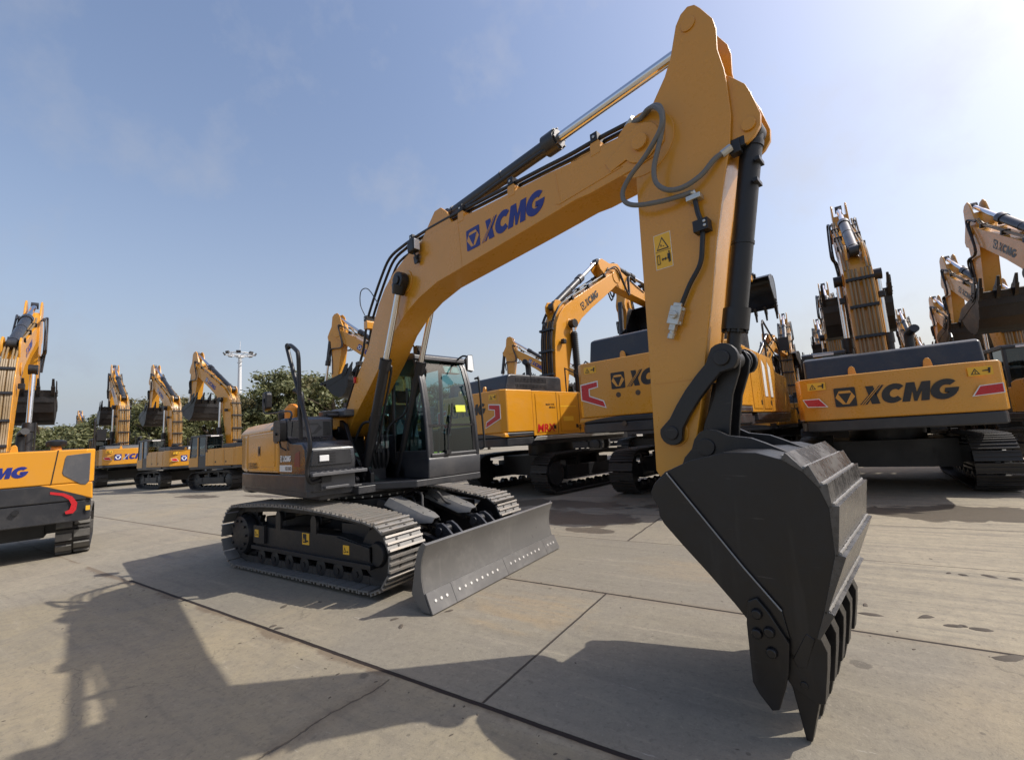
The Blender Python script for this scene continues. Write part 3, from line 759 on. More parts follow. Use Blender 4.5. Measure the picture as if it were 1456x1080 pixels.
# cab
cx0, cx1, cy0, cy1, cz0, cz1 = -.52, 1.20, .17, 1.10, 1.12, 2.90
tw = .935   # x of the windscreen top
m = M()
m.mat(0).prism([(cx0,cz0),(cx1,cz0),(cx1+.02,1.36),(cx1,1.40),(cx0,1.40)], cy0, cy1)                                  # lower body
wind = [(1.205,1.38),(1.200,1.55),(1.185,1.80),(1.150,2.10),(1.09,2.42),(1.00,2.70),(.93,2.83)]
def pillar(y0, y1, t=.055):
    m.prism([(x, z) for x, z in wind]+[(x-t, z) for x, z in wind[::-1]], y0, y1)
pillar(cy0, cy0+.055); pillar(cy1-.06, cy1)
m.prism([(cx0,1.38),(cx0+.09,1.38),(cx0+.09,2.84),(cx0,2.80)], cy0, cy0+.05); m.prism([(cx0,1.38),(cx0+.09,1.38),(cx0+.09,2.84),(cx0,2.80)], cy1-.05, cy1)
m.box(.30,.37,cy0,cy0+.045,1.38,2.84); m.box(.30,.37,cy1-.045,cy1,1.38,2.84)
m.box(cx0,.37,cy0,cy0+.045,1.38,1.75); m.box(.37,1.18,cy0,cy0+.04,1.38,1.50)
m.box(cx0,1.14,cy1-.04,cy1,1.38,1.80); m.box(-.30,1.10,cy0+.06,cy1-.06,1.38,1.42)
m.box(cx0,cx0+.04,cy0,cy1,1.38,1.85)
m.box(1.163,1.212,cy0+.055,cy1-.06,1.395,1.45)
m.mat(0).prism([(cx0-.01,2.79),(.98,2.79),(.97,2.86),(.90,2.895),(.1,2.915),(cx0+.08,2.905),(cx0-.01,2.87)], cy0-.012, cy1+.012)
cab = U(m, 'cab', [GRY], bevel=.018, seg=3)
def glasspane(name, pts_xz, y0, y1, mt=GLS):
    k = M(); n = len(pts_xz); vs = [(x, y0, z) for x, z in pts_xz]+[(x, y1, z) for x, z in pts_xz]
    k.add(vs, [(i, i+1, n+i+1, n+i) for i in range(n-1)]); return k.build(name, mt, cab)
up = [(x-.022, z) for x, z in wind if z > 1.83]; up = [(1.160,1.845)]+up
glasspane('windscreen', up, cy0+.05, cy1-.055)
glasspane('lower_windscreen', [(1.186,1.44),(1.178,1.6),(1.163,1.815)], cy0+.05, cy1-.055)
m = M(); m.box(1.150,1.182,cy0+.05,cy1-.055,1.815,1.845)
m.prism([(1.172,1.44),(1.166,1.6),(1.150,1.82),(1.12,2.1),(1.06,2.42),(.97,2.70),(.91,2.80),(.925,2.81),(.99,2.71),(1.082,2.42),(1.143,2.1),(1.176,1.82),(1.187,1.6),(1.195,1.44)], cy0+.052, cy0+.100)
m.prism([(1.172,1.44),(1.166,1.6),(1.150,1.82),(1.12,2.1),(1.06,2.42),(.97,2.70),(.91,2.80),(.925,2.81),(.99,2.71),(1.082,2.42),(1.143,2.1),(1.176,1.82),(1.187,1.6),(1.195,1.44)], cy1-.108, cy1-.06)
m.build('windscreen_seal', BLK, cab)
k = M(); k.add([(.37,cy0+.02,1.50),(1.13,cy0+.02,1.50),(1.10,cy0+.02,2.2),(.93,cy0+.02,2.79),(.37,cy0+.02,2.79)], [(0,1,2,3,4)]); k.add([(cx0+.09,cy0+.02,1.75),(.30,cy0+.02,1.75),(.30,cy0+.02,2.79),(cx0+.09,cy0+.02,2.79)], [(0,1,2,3)]); k.build('right_window', GLS, cab)
k = M(); k.add([(.37,cy1-.02,1.80),(1.13,cy1-.02,1.80),(1.10,cy1-.02,2.2),(.93,cy1-.02,2.79),(.37,cy1-.02,2.79)], [(0,1,2,3,4)]); k.add([(cx0+.09,cy1-.02,1.80),(.30,cy1-.02,1.80),(.30,cy1-.02,2.79),(cx0+.09,cy1-.02,2.79)], [(0,1,2,3)]); k.build('door_window', GLS, cab)
k = M(); k.add([(cx0+.02,cy0+.05,1.85),(cx0+.02,cy1-.05,1.85),(cx0+.02,cy1-.05,2.79),(cx0+.02,cy0+.05,2.79)], [(0,1,2,3)]); k.build('rear_window', GLS, cab)
m = M(); m.prism([(-.10,1.50),(.42,1.50),(.44,1.62),(-.02,1.66),(-.16,2.25),(-.26,2.25),(-.20,1.55)], .42, .88); m.prism([(-.17,2.27),(-.10,2.27),(-.14,2.48),(-.22,2.48)], .52, .78); m.build('operator_seat', SEAT, cab, bevel=.04, seg=3)
m = M(); m.prism([(-.1,1.42),(.62,1.42),(.66,1.70),(.50,1.76),(-.1,1.74)], .26, .40); m.prism([(-.1,1.42),(.62,1.42),(.66,1.70),(.50,1.76),(-.1,1.74)], .92, 1.03)
m.box(.95,1.08,.24,.36,1.45,2.02); m.box(.96,1.04,.24,.42,1.9,2.1)
m.cyl((.62,.33,1.72),(.66,.33,1.93),.016,n=8); m.cyl((.64,.33,1.90),(.665,.33,2.0),.032,n=10); m.cyl((.62,.97,1.72),(.66,.97,1.93),.016,n=8); m.cyl((.64,.97,1.90),(.665,.97,2.0),.032,n=10)
m.cyl((.85,.60,1.42),(.90,.60,1.80),.018,n=8); m.cyl((.85,.74,1.42),(.90,.74,1.80),.018,n=8)
m.build('operator_console', BLK, cab, bevel=.012)
m = M(); m.box(.60,.62,.50,.86,1.43,1.45); m.add([(1.163,.72,2.02),(1.163,.90,2.02),(1.150,.90,2.12),(1.150,.72,2.12)],[(0,1,2,3)]); m.build('windscreen_sticker', STK, cab)
m = M(); m.prism([(.88,2.62),(.99,2.62),(.90,2.80),(.86,2.80)], .68, .98); m.build('sun_visor', BLK, cab, bevel=.01)
m = M(); m.tube([(1.225,.50,1.47),(1.215,.52,1.75),(1.19,.62,2.0)], .010); m.tube([(1.20,.55,1.70),(1.16,.66,2.15)],.012); m.box(1.20,1.24,.46,.54,1.43,1.48); m.build('wiper', BLK, cab)
m = M(); m.prism([(.83,2.79),(.90,2.86),(.98,2.87),(1.0,2.65),(.96,2.60),(.86,2.62)], 1.255, 1.30, 'yz'); fm = m.build('cab_mirror', BLK, cab, bevel=.015, seg=3)
m = M(); m.add([(1.302,.865,2.63),(1.302,.985,2.62),(1.302,.965,2.85),(1.302,.88,2.85)], [(0,1,2,3)]); m.build('mirror_glass', MIRR, fm)
m = M(); m.tube([(.96,.95,2.84),(1.10,.95,2.88),(1.24,.95,2.84)],.014,smooth=3); m.build('mirror_bracket', BLK, fm)
m = M(); m.tube([(1.20,1.08,2.52),(1.25,1.09,2.52),(1.27,1.10,2.45),(1.285,1.13,1.60),(1.27,1.13,1.48),(1.21,1.10,1.46)], .016, smooth=4); m.build('cab_grab_bar', BLK, cab)
m = M(); m.box(.86,.96,.22,.34,2.88,3.00); m.cyl((.96,.28,2.94),(.985,.28,2.94),.055,n=16); m.tube([(.85,.2,2.86),(.8,.16,2.96),(.86,.24,3.02)],.014,smooth=3); m.build('roof_lamp', BLK, cab, bevel=.01)

# boom
YB0, YB1 = -.25, .12; YC = (YB0+YB1)/2
topc = [(4.98,3.92),(4.84,3.965),(4.53,3.995),(4.28,4.015),(4.16,4.005),(3.91,4.03),(2.99,4.085),(2.45,4.13),(2.05,4.135),(1.80,4.12),(1.45,4.03),(1.13,3.90),(.92,3.76),(.74,3.57),(.58,3.33),(.44,3.05),(.24,2.82),(.02,2.60),(-.29,2.19),(-.47,1.98),(-.50,1.90),(-.46,1.80),(-.38,1.755),(-.28,1.79)]
botc = [(-.04,2.04),(.43,2.43),(.80,2.75),(.95,2.90),(1.13,3.09),(1.44,3.29),(1.74,3.41),(2.13,3.50),(2.88,3.55),(3.61,3.60),(4.18,3.645),(4.32,3.635),(4.76,3.655),(4.93,3.68),(5.01,3.76),(5.02,3.85)]
m = M(); m.prism(topc+botc, YB0, YB1)
m.prism([(4.16,4.012),(4.84,3.972),(4.84,3.962),(4.16,3.995)], YB0-.0, YB1)
boom = U(m, 'boom', YEL, bevel=.010)
m = M()
for y0, y1 in ((YB0-.014,YB0),(YB1,YB1+.014)):
    m.cut().prism([(4.50,3.82)]+arc(4.83,3.83,.155,.155,150,-150,20)+[(4.55,3.72)], y0, y1)
    m.prism(arc(4.83,3.83,.065,.065,0,360,20)[:-1], y0-(.03 if y0<0 else 0), y1+(.03 if y0>0 else 0))
    m.cut().prism(arc(1.46,3.70,.15,.15,0,360,24)[:-1], y0, y1)
m.cut().prism([(3.95,3.70),(4.62,3.735),(4.66,3.72),(4.0,3.675)], YB0-.006, YB0+.002)
m.build('boom_boss', YEL, boom, bevel=.006)
m = M()
for x0_, z0_, x1_, z1_ in ((2.56,4.11,2.60,3.53),(1.06,3.85,1.30,3.20),(3.98,4.01,4.02,3.63)):
    for q in range(14):
        a_ = Vector((x0_+(x1_-x0_)*q/14, YB0-.0005, z0_+(z1_-z0_)*q/14)); b_ = Vector((x0_+(x1_-x0_)*(q+1)/14, YB0-.0005, z0_+(z1_-z0_)*(q+1)/14))
        m.cyl(a_, b_, .0045, .0038, n=6)
m.build('weld_seam', YEL, boom)
logo('boom_logo', boom, (2.70,YB0-.001,3.685), (1,0,.012), (-.012,0,1), 1.16, [BLUE, YEL])
# arm cylinder bracket on the boom
m = M()
for y in (YC-.16,YC+.12): m.cut().prism([(1.75,4.10),(2.45,4.10),(2.33,4.32),(2.22,4.42),(2.10,4.42),(2.0,4.33)], y, y+.04)
m.build('cylinder_bracket', YEL, boom, bevel=.01)
# boom pipes: two lines over the back, then steel lines along the top
off1 = [(-.40,2.16),(-.22,2.42),(-.05,2.66),(.10,2.86),(.22,3.06),(.33,3.40),(.47,3.62),(.78,3.98),(1.02,4.18),(1.34,4.235),(1.75,4.25),(2.3,4.235),(3.0,4.19),(3.8,4.135),(4.12,4.11),(4.45,4.10),(4.78,4.075)]
m = M()
for k, y in enumerate((YB0+.035, YB0+.105)):
    m.cut().tube([(x+.015*k, y, z-.0*k) for x, z in off1], .019, 8, smooth=4)
bp = m.build('boom_pipe', BLK, boom)
m = M()
for k, y in enumerate((YB0+.20, YB0+.27)):
    m.cut().tube([(.47,y,3.66),(.78,y,4.0),(1.02,y,4.18),(1.5,y,4.22),(2.0,y,4.24)], .017, 8, smooth=4)
m.build('boom_pipe', BLK, boom)
m = M()
for x, z in ((.36,3.38),(1.62,4.16),(2.62,4.14),(3.42,4.09),(4.42,4.02)):
    m.cut().mat(1).box(x-.035,x+.035,YB0-.012,YB0+.15,z+.045,z+.125)
    m.mat(0).prism([(x-.05,z-.07),(x+.05,z-.07),(x+.05,z+.03),(x+.03,z+.055),(x-.03,z+.055),(x-.05,z+.03)], YB0-.004, YB0+.14)
    m.mat(2).cyl((x,YB0-.02,z+.085),(x,YB0-.012,z+.085),.014,n=6)
m.cut().mat(1).box(.06,.16,YB0-.02,YB0+.16,2.80,2.86); m.cut().box(-.36,-.26,YB0-.02,YB0+.16,2.22,2.28)
m.build('pipe_clamp', [YEL, BLK, ZINC], boom, bevel=.004)
m = M(); m.tube([(.74,YB0-.01,3.60),(.52,YB0-.03,3.86),(.34,YB0-.05,3.88),(.27,YB0-.03,3.70),(.34,YB0,3.52)], .007, 6, smooth=8); m.tube([(1.73,YB0-.04,4.22),(1.60,YB0-.03,4.16),(1.40,YB0,4.15)],.006,6,smooth=4); m.build('lamp_cable', BLK, boom)
m = M(); m.box(1.70,1.85,YB0-.13,YB0-.03,3.97,4.14); wl = m.build('work_lamp', BLK, boom, bevel=.025, seg=3)
m = M(); m.box(1.848,1.858,YB0-.12,YB0-.04,3.99,4.12); m.build('lamp_lens', LENS, wl, bevel=.008)
m = M(); m.tube([(1.78,YB0-.08,3.98),(1.80,YB0-.06,3.90),(1.78,YB0,3.86)], .012, smooth=3); m.prism([(1.72,3.94),(1.84,3.94),(1.80,3.84),(1.74,3.84)], YB0-.05, YB0-.03); m.build('lamp_bracket', BLK, wl)
m = M(); m.box(.005,.035,YB0-.03,YB0,2.55,2.64); m.build('side_marker', RED, boom)
# boom cylinders
for y, x0, z0, x1, z1 in ((-.34,.395,1.155,1.47,3.69), (.21,.395,1.155,1.47,3.69)):
    c = cylinder_part('boom_cylinder', EX, (x0,y,z0), (x1,y,z1), 1.70, .064, .040, BLK, CHR, rot=S, collar=1.2)
    m = M(); d = Vector((x1-x0,0,z1-z0)).normalized()
    q = Vector((x1,y,z1)); m.cyl(q+Vector((0,-.055,0)), q+Vector((0,.055,0)), .112, n=20); m.cyl(q-d*.18, q-d*.05, .075, .10, n=16); m.cyl(q+Vector((0,-.075,0)), q+Vector((0,-.055,0)), .06, n=16)
    m.build('cylinder_cap', BLK, c, bevel=.012)
    m = M(); m.tube([(x0+d.x*.4+.05,y+.085,z0+d.z*.4),(x0+d.x*.9+.04,y+.09,z0+d.z*.9),(x0+d.x*1.55+.04,y+.085,z0+d.z*1.55),(x0+d.x*1.62,y+.05,z0+d.z*1.62)], .016, smooth=4); m.build('cylinder_pipe', BLK, c)
# arm cylinder
ac = cylinder_part('arm_cylinder', EX, (2.20,YC,4.37), (5.255,YC,4.53), 1.72, .072, .045, GRY, CHR, rot=S, collar=1.45)
m = M(); m.tube([(2.30,YC-.05,4.33),(2.7,YC-.10,4.28),(3.3,YC-.10,4.32),(3.72,YC-.08,4.36),(3.80,YC-.03,4.40)], .020, smooth=5); m.tube([(2.30,YC-.10,4.28),(2.10,YC-.12,4.22),(1.9,YC-.12,4.20)],.018,smooth=3); m.build('cylinder_pipe', BLK, ac)

# stick
YS0, YS1 = -.232, .100
m = M()
body = [(4.68,1.30),(4.72,2.29),(4.75,3.28),(4.765,3.67),(4.85,3.94),(4.94,4.07),(5.06,4.20),(5.17,4.31),(5.27,4.345),(5.36,4.30),(5.425,4.17),(5.455,4.04),(5.47,3.90),(5.46,3.70),(5.43,3.50),(5.35,3.21),(5.265,2.85),(5.18,2.43),(5.14,2.26),(5.09,2.01),(5.03,1.73),(4.955,1.43),(4.90,1.30),(4.80,1.24)]
m.prism(body, YS0+.016, YS1-.016)
for y0, y1 in ((YS0, YS0+.018), (YS1-.018, YS1)):
    lo = [(4.665,1.30),(4.705,2.29),(4.738,3.28),(4.75,3.67),(4.835,3.955),(4.93,4.085),(5.06,4.26),(5.12,4.38),(5.155,4.50),(5.185,4.60),(5.23,4.665),(5.285,4.69),(5.335,4.665),(5.37,4.61),(5.44,4.47),(5.455,4.38),(5.445,4.22),(5.47,4.05),(5.475,3.93),(5.475,3.70),(5.445,3.50),(5.363,3.21),(5.278,2.85),(5.192,2.43),(5.152,2.26),(5.102,2.01),(5.042,1.73),(4.965,1.43),(4.905,1.28),(4.80,1.22),(4.70,1.24)]
    m.prism(lo, y0, y1)
stick = U(m, 'stick', YEL, bevel=.007)
m = M()
for y0, y1 in ((YS0+.03, YS0+.065), (YS1-.065, YS1-.03)):
    m.cut().prism([(5.40,4.06),(5.49,4.00),(5.575,3.885),(5.60,3.81),(5.64,3.63),(5.63,3.55),(5.59,3.50),(5.54,3.47),(5.48,3.48),(5.40,3.42)], y0, y1)
m.build('cylinder_ear', YEL, stick, bevel=.006)
m = M()
for y0, y1 in ((YS0-.012,YS0),(YS1,YS1+.012)):
    m.cut().prism(arc(5.275,4.545,.052,.052,0,360,20)[:-1], y0, y1)
    m.cut().prism(arc(4.84,1.57,.10,.10,0,360,20)[:-1], y0, y1)
m.cut().prism(arc(5.565,3.585,.045,.045,0,360,18)[:-1], YS0+.012, YS0+.03)
m.cut().cyl((4.83,YS0-.006,3.83),(4.83,YS0+.02,3.83),.26,n=32)
m.build('pin_boss', YEL, stick, bevel=.004)
m = M(); m.box(4.72,5.06,YS0-.0035,YS0,1.935,1.945); m.build('weld_seam', YEL, stick)
m = warn_tall(M(), (4.838,YS0-.001,2.792), (1,0,-.01), (.01,0,1), .125, .262); m.build('warning_label', [LABY, INK, WHT], stick)
# steel pipe with end valve on the stick side
m = M(); yv = YS0-.045
m.tube([(5.19,yv,3.20),(5.195,yv,3.10),(5.215,yv,2.98),(5.20,yv,2.85),(5.17,yv,2.72),(5.085,yv,2.60),(5.005,yv,2.46)], .017, 10, smooth=5)
m.box(5.165,5.265,YS0-.085,YS0-.0,2.94,3.02)
pp = m.build('stick_pipe', BLK, stick)
m = M(); m.box(5.135,5.235,YS0-.075,YS0,3.185,3.222)
for z in (2.965,2.995): m.cyl((5.245,YS0-.095,z),(5.245,YS0-.084,z),.011,n=8)
m.build('pipe_flange', ZINC, stick, bevel=.004)
m = M(); d = Vector((-.36,0,-.93)); u = Vector((.93,0,-.36)); c = Vector((4.965,YS0-.05,2.40)); y = Vector((0,1,0))
m.obox(c, u, y, d, .085, .075, .13); m.obox(c-d*.075, u, y, d, .06, .055, .03); m.obox(c+d*.085, u, y, d, .045, .05, .05)
m.cyl(c-y*.037, c-y*.062, .028, n=12); m.obox(c-y*.068, u, y, d, .05, .012, .014)
for s1 in (-1,1):
    for s2 in (-1,1): m.obox(c+u*.046*s1+d*.05*s2, u, y, d, .016, .03, .022)
m.cyl(c+d*.10, c+d*.15, .018, n=10); m.cyl(c+d*.13, c+d*.17, .026, n=8)
m.build('stop_valve', ZINC, stick, bevel=.004)
# grey hoses looping from boom to stick
m = M(); yh = -.345
m.tube([(4.74,-.215,4.075),(4.84,-.25,4.03),(4.93,-.30,4.03),(5.01,yh,3.98),(5.06,yh-.02,3.88),(5.035,yh-.02,3.77),(4.90,yh,3.65),(4.76,yh,3.55),(4.685,yh,3.46),(4.69,yh,3.37),(4.78,yh,3.30),(4.95,yh+.02,3.26),(5.10,yh+.05,3.25),(5.17,yh+.06,3.25)], .0185, 10, smooth=8)
m.cut().tube([(4.74,-.145,4.085),(4.86,-.22,4.05),(4.96,-.29,4.04),(5.04,-.33,3.97),(5.055,-.345,3.83),(5.00,yh,3.66),(4.95,yh,3.52),(4.955,yh,3.40),(5.03,yh,3.31),(5.13,yh+.03,3.295),(5.25,yh+.06,3.34),(5.35,-.27,3.42),(5.43,-.24,3.46)], .0185, 10, smooth=8)
hs = U(m, 'arm_hose', HOSE)
m = M(); m.cut().cyl((4.70,-.20,4.065),(4.78,-.225,4.08),.030,n=10); m.cut().cyl((4.70,-.135,4.08),(4.78,-.16,4.095),.030,n=10); m.cut().tube([(5.15,-.285,3.25),(5.185,-.28,3.245),(5.195,-.275,3.215)],.016); m.cut().cyl((5.39,-.25,3.44),(5.45,-.235,3.47),.027,n=8)
m.build('hose_fitting', ZINC, hs)
# bucket cylinder
J = Vector((5.24, 0, 2.045))
bc = cylinder_part('bucket_cylinder', EX, (5.555,YC-.02,3.585), (J.x,YC-.02,J.z), 1.36, .070, .046, BLK, BLK, rot=S, collar=1.26, n=28)
m = M(); m.box(5.43,5.50,YC-.15,YC-.08,3.43,3.53); m.obox((5.47,YC-.09,3.50), (1,0,0),(0,1,0),(0,0,1), .12,.10,.07); m.build('cylinder_port', BLK, bc, bevel=.008)
m = M()
for z in (3.22,3.36): m.obox((5.555+(J.x-5.555)*(3.585-z)/1.54+.068, YC-.04, z),(1,0,0),(0,1,0),(0,0,1),.03,.12,.025)
m.build('pipe_band', BLK, bc)
# tipping levers and bucket link
for y0, y1 in ((YS0-.062, YS0-.016), (YS1+.016, YS1+.062)):
    m = M()
    def lever(w0, w1):
        a = Vector((4.842,1.570)); b = Vector((J.x,J.z)); d = (b-a).normalized(); n = Vector((-d.y,d.x))
        pts = []
        for t in (.12,.3,.5,.7,.86): q = a+(b-a)*t + n*(.030*math.sin(math.pi*t)) ; pts.append(tuple(q+n*.058))
        r = [tuple(p) for p in pts]
        top = [(b.x+.100*math.cos(R(x)), b.y+.100*math.sin(R(x))) for x in range(130,-70,-20)]
        low = []
        for t in (.86,.7,.5,.3,.12): q = a+(b-a)*t + n*(.030*math.sin(math.pi*t)); low.append(tuple(q-n*.058))
        bot = [(a.x+.088*math.cos(R(x)), a.y+.088*math.sin(R(x))) for x in range(-40,-220,-20)]
        return r+top+low+bot
    m.prism(lever(0,0), y0, y1)
    s = -1 if y0 < 0 else 1; yy = y0 if s < 0 else y1
    m.prism(arc(J.x,J.z,.052,.052,0,360,18)[:-1], min(yy,yy+s*.02), max(yy,yy+s*.02)); m.prism(arc(4.842,1.57,.05,.05,0,360,18)[:-1], min(yy,yy+s*.014), max(yy,yy+s*.014))
    U(m, 'tipping_lever', BUCK, bevel=.008)
m = M(); K = Vector((5.085,0,1.465))
for y0, y1 in ((YC-.125,YC-.095),(YC+.075,YC+.105)):
    m.prism([(5.155,2.06),(5.17,1.98),(5.12,1.80),(5.035,1.62),(5.00,1.50),(5.02,1.40),(5.085,1.38),(5.15,1.40),(5.185,1.48),(5.205,1.60),(5.245,1.80),(5.305,1.95),(5.325,2.04),(5.30,2.11),(5.24,2.135),(5.18,2.11)], y0, y1)
m.prism([(5.115,1.90),(5.07,1.74),(5.03,1.58),(5.06,1.57),(5.11,1.74),(5.15,1.90)], YC-.095, YC+.075)
m.cyl((J.x,YC-.215,J.z),(J.x,YC+.20,J.z),.046,n=16); m.cyl((K.x,YC-.22,K.z),(K.x,YC+.20,K.z),.048,n=16)
for y in (YC-.155,YC+.115): m.cyl((J.x,y,J.z),(J.x,y+.025,J.z),.088,n=20)
U(m, 'bucket_link', BUCK, bevel=.007)

# bucket
def make_bucket(parent, T, rot, y0, y1, mt, teeth=5, detail=False):
    """T maps main-bucket (x,z) to parent coordinates; y0..y1 width"""
    shell = [(4.935,1.335),(5.10,1.405),(5.30,1.450),(5.47,1.445),(5.60,1.405),(5.685,1.345),(5.745,1.265),(5.775,1.17),(5.782,1.06),(5.77,.94),(5.735,.80),(5.69,.66),(5.645,.53),(5.61,.45),(5.57,.385)]
    openg = [(5.54,.375),(5.44,.45),(5.335,.53),(5.27,.61),(5.14,.755),(5.01,.89),(4.90,1.01),(4.868,1.06),(4.868,1.11),(4.835,1.17),(4.825,1.205),(4.85,1.255),(4.885,1.29)]
    g = lambda pts: [T(p) for p in pts]
    m = M(); th = .028
    n = len(shell); inn = []
    for i in range(n):
        a = Vector(shell[max(i-1,0)]); b = Vector(shell[min(i+1,n-1)]); d = (b-a).normalized(); nn = Vector((d.y,-d.x)); inn.append(tuple(Vector(shell[i])+nn*th))
    m.prism(g(shell+inn[::-1]), y0+.02, y1-.02)
    for a, b in ((y0,y0+.03),(y1-.03,y1)): m.prism(g(shell+openg), a, b)
    # stiffener plate along the opening edge (a weld line shows)
    for a, b in ((y0-.012,y0+.001),(y1-.001,y1+.012)):
        m.prism(g([(4.955,1.325),(5.34,.82),(5.50,.63),(5.52,.50),(5.335,.535),(5.27,.615),(5.14,.76),(5.01,.895),(4.90,1.015),(4.873,1.062),(4.873,1.11),(4.84,1.17),(4.83,1.205),(4.855,1.255),(4.89,1.29)]), a, b)
    bk = m.build('bucket', mt, parent, rot=rot, bevel=.005, ang=28)
    # outer wear plates, stepped
    w = M(); out = []
    for i in range(n):
        a = Vector(shell[max(i-1,0)]); b = Vector(shell[min(i+1,n-1)]); d = (b-a).normalized(); nn = Vector((-d.y,d.x)); out.append((Vector(shell[i]), nn))
    for k, (i, j) in enumerate(((4,5),(5,6),(6,7),(7,9),(9,11),(11,12))):
        a, na = out[i]; b, nb = out[j]; d = (b-a).normalized(); nn = Vector((-d.y, d.x))
        a2 = a - d*.012; b2 = b + d*.004
        w.cut().prism(g([tuple(a2+nn*.040), tuple(b2+nn*.010), tuple(b2-nn*.004), tuple(a2-nn*.004)]), y0-.008, y1+.008)
    w.build('wear_plate', PLATE_LIT if detail else mt, bk, bevel=.003)
    if detail:
        wb = M()
        for k, (i, j) in enumerate(((4,5),(5,6),(6,7),(7,9),(9,11),(11,12))):
            a, na = out[i]; b, nb = out[j]; d = (b-a).normalized(); nn = Vector((-d.y, d.x))
            c0 = a-d*.015+nn*.014; q0 = T(tuple(c0)); rw = .0075; nseg = 40
            pts = [(q0[0]+random.uniform(-.002,.002), y0+(y1-y0)*t/nseg, q0[1]+random.uniform(-.002,.002)) for t in range(nseg+1)]
            wb.cut().tube(pts, rw, 6)
        wb.build('weld_bead', WELD, bk)
    l = M(); l.prism(g([(5.63,.52),(5.575,.37),(5.535,.365),(5.52,.40),(5.595,.54)]), y0-.004, y1+.004); l.build('bucket_lip', mt, bk, bevel=.004)
    e = M(); yc = (y0+y1)/2
    for s in (-1, 1):
        q = yc + s*.215
        e.cut().prism(g([(4.885,1.30),(4.93,1.40),(4.985,1.455),(5.01,1.52),(5.05,1.565),(5.10,1.585),(5.16,1.572),(5.23,1.535),(5.36,1.515),(5.44,1.48),(5.55,1.425),(5.45,1.43),(5.2,1.40),(4.95,1.29)]), q-.02, q+.02)
        e.prism(g(arc(K.x,K.z,.058,.058,0,360,18)[:-1]), min(q,q+s*.035), max(q,q+s*.035))
    e.build('bucket_ear', mt, bk, bevel=.005)
    c = None
    for s, yy in ((-1,y0),(1,y1)):
        k = M(); a, b = (yy-.036, yy-.012) if s < 0 else (yy+.012, yy+.036)
        k.prism(g([(5.345,.655),(5.325,.54),(5.32,.24),(5.345,.19),(5.40,.125),(5.435,.14),(5.475,.25),(5.50,.34),(5.52,.48),(5.44,.62),(5.39,.68)]), a, b)
        for (bx, bz) in ((5.385,.60),(5.435,.52),(5.375,.50),(5.435,.42)):
            cc = T((bx,bz)); k.cyl((cc[0], a, cc[1]), (cc[0], a-.022 if s<0 else b+.022, cc[1]), .030, .024, n=10)
            if s > 0: k.cyl((cc[0], b, cc[1]), (cc[0], b+.022, cc[1]), .030, .024, n=10)
        k.build('side_cutter', mt, bk, bevel=.006)
    for i in range(teeth):
        tw_ = .092; ya = y0+.0+(y1-y0-tw_)*i/(teeth-1); yb = ya+tw_; ym = (ya+yb)/2
        k = M()
        k.prism(g([(5.46,.475),(5.475,.30),(5.50,.255),(5.60,.21),(5.635,.22),(5.665,.39),(5.675,.47),(5.655,.53),(5.605,.53),(5.56,.40)]), ya, yb)
        tipw = .030
        A = [T(p) for p in [(5.492,.285),(5.612,.225),(5.553,.012),(5.527,.010)]]
        wv = [tw_*.42, tw_*.42, tipw, tipw]
        vs = [(p[0], ym-w_, p[1]) for p, w_ in zip(A, wv)]+[(p[0], ym+w_, p[1]) for p, w_ in zip(A, wv)]
        k.add(vs, [(0,1,2,3)[::-1],(4,5,6,7),(0,4,5,1)[::-1],(1,5,6,2)[::-1],(2,6,7,3)[::-1],(3,7,4,0)[::-1]])
        cc = T((5.555,.285)); k.cyl((cc[0],ya-.008,cc[1]),(cc[0],yb+.008,cc[1]),.018,n=8)
        k.build('bucket_tooth', mt, bk, bevel=.004)
    return bk
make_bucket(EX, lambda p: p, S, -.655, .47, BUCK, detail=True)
m = M(); m.tube([(4.95,-.669,1.33),(5.34,-.669,.82),(5.50,-.669,.63)], .005, 6); 
bkt = [o for o in EX.children if o.name.startswith('bucket') and not o.name.startswith(('bucket_'))][0]
m.build('weld_bead', WELD, bkt)
# ================================================================== other excavators
def xf(pts, o, ang, s=1.0):
    c, n = math.cos(ang)*s, math.sin(ang)*s
    return [(o[0]+c*p[0]-n*p[1], o[1]+n*p[0]+c*p[1]) for p in pts]
PIPE = paint('yellow_grey_pipe', (.22,.15,.07), .4, dust=.3)
BOOM_B = [(-.05,-.24),(.6,-.06),(1.2,.20),(1.9,.50),(2.6,.72),(3.1,.80),(3.6,.76),(4.4,.52),(5.4,.16),(6.55,-.22)]
BOOM_T = [(6.75,-.24),(6.92,-.12),(6.95,.06),(6.86,.2),(6.6,.30),(5.4,.82),(4.6,1.16),(3.9,1.46),(3.35,1.66),(2.9,1.72),(2.5,1.68),(1.9,1.42),(1.2,.98),(.4,.44),(-.12,.20),(-.22,0),(-.17,-.17)]
STK_P = [(-1.08,.16),(-1.02,.36),(-.88,.47),(-.35,.48),(-.02,.62),(.20,.70),(.38,.64),(.46,.46),(1.2,.34),(2.9,.16),(3.02,0),(2.9,-.15),(1.4,-.26),(.25,-.34),(-.15,-.34),(-.45,-.22),(-.95,.0)]
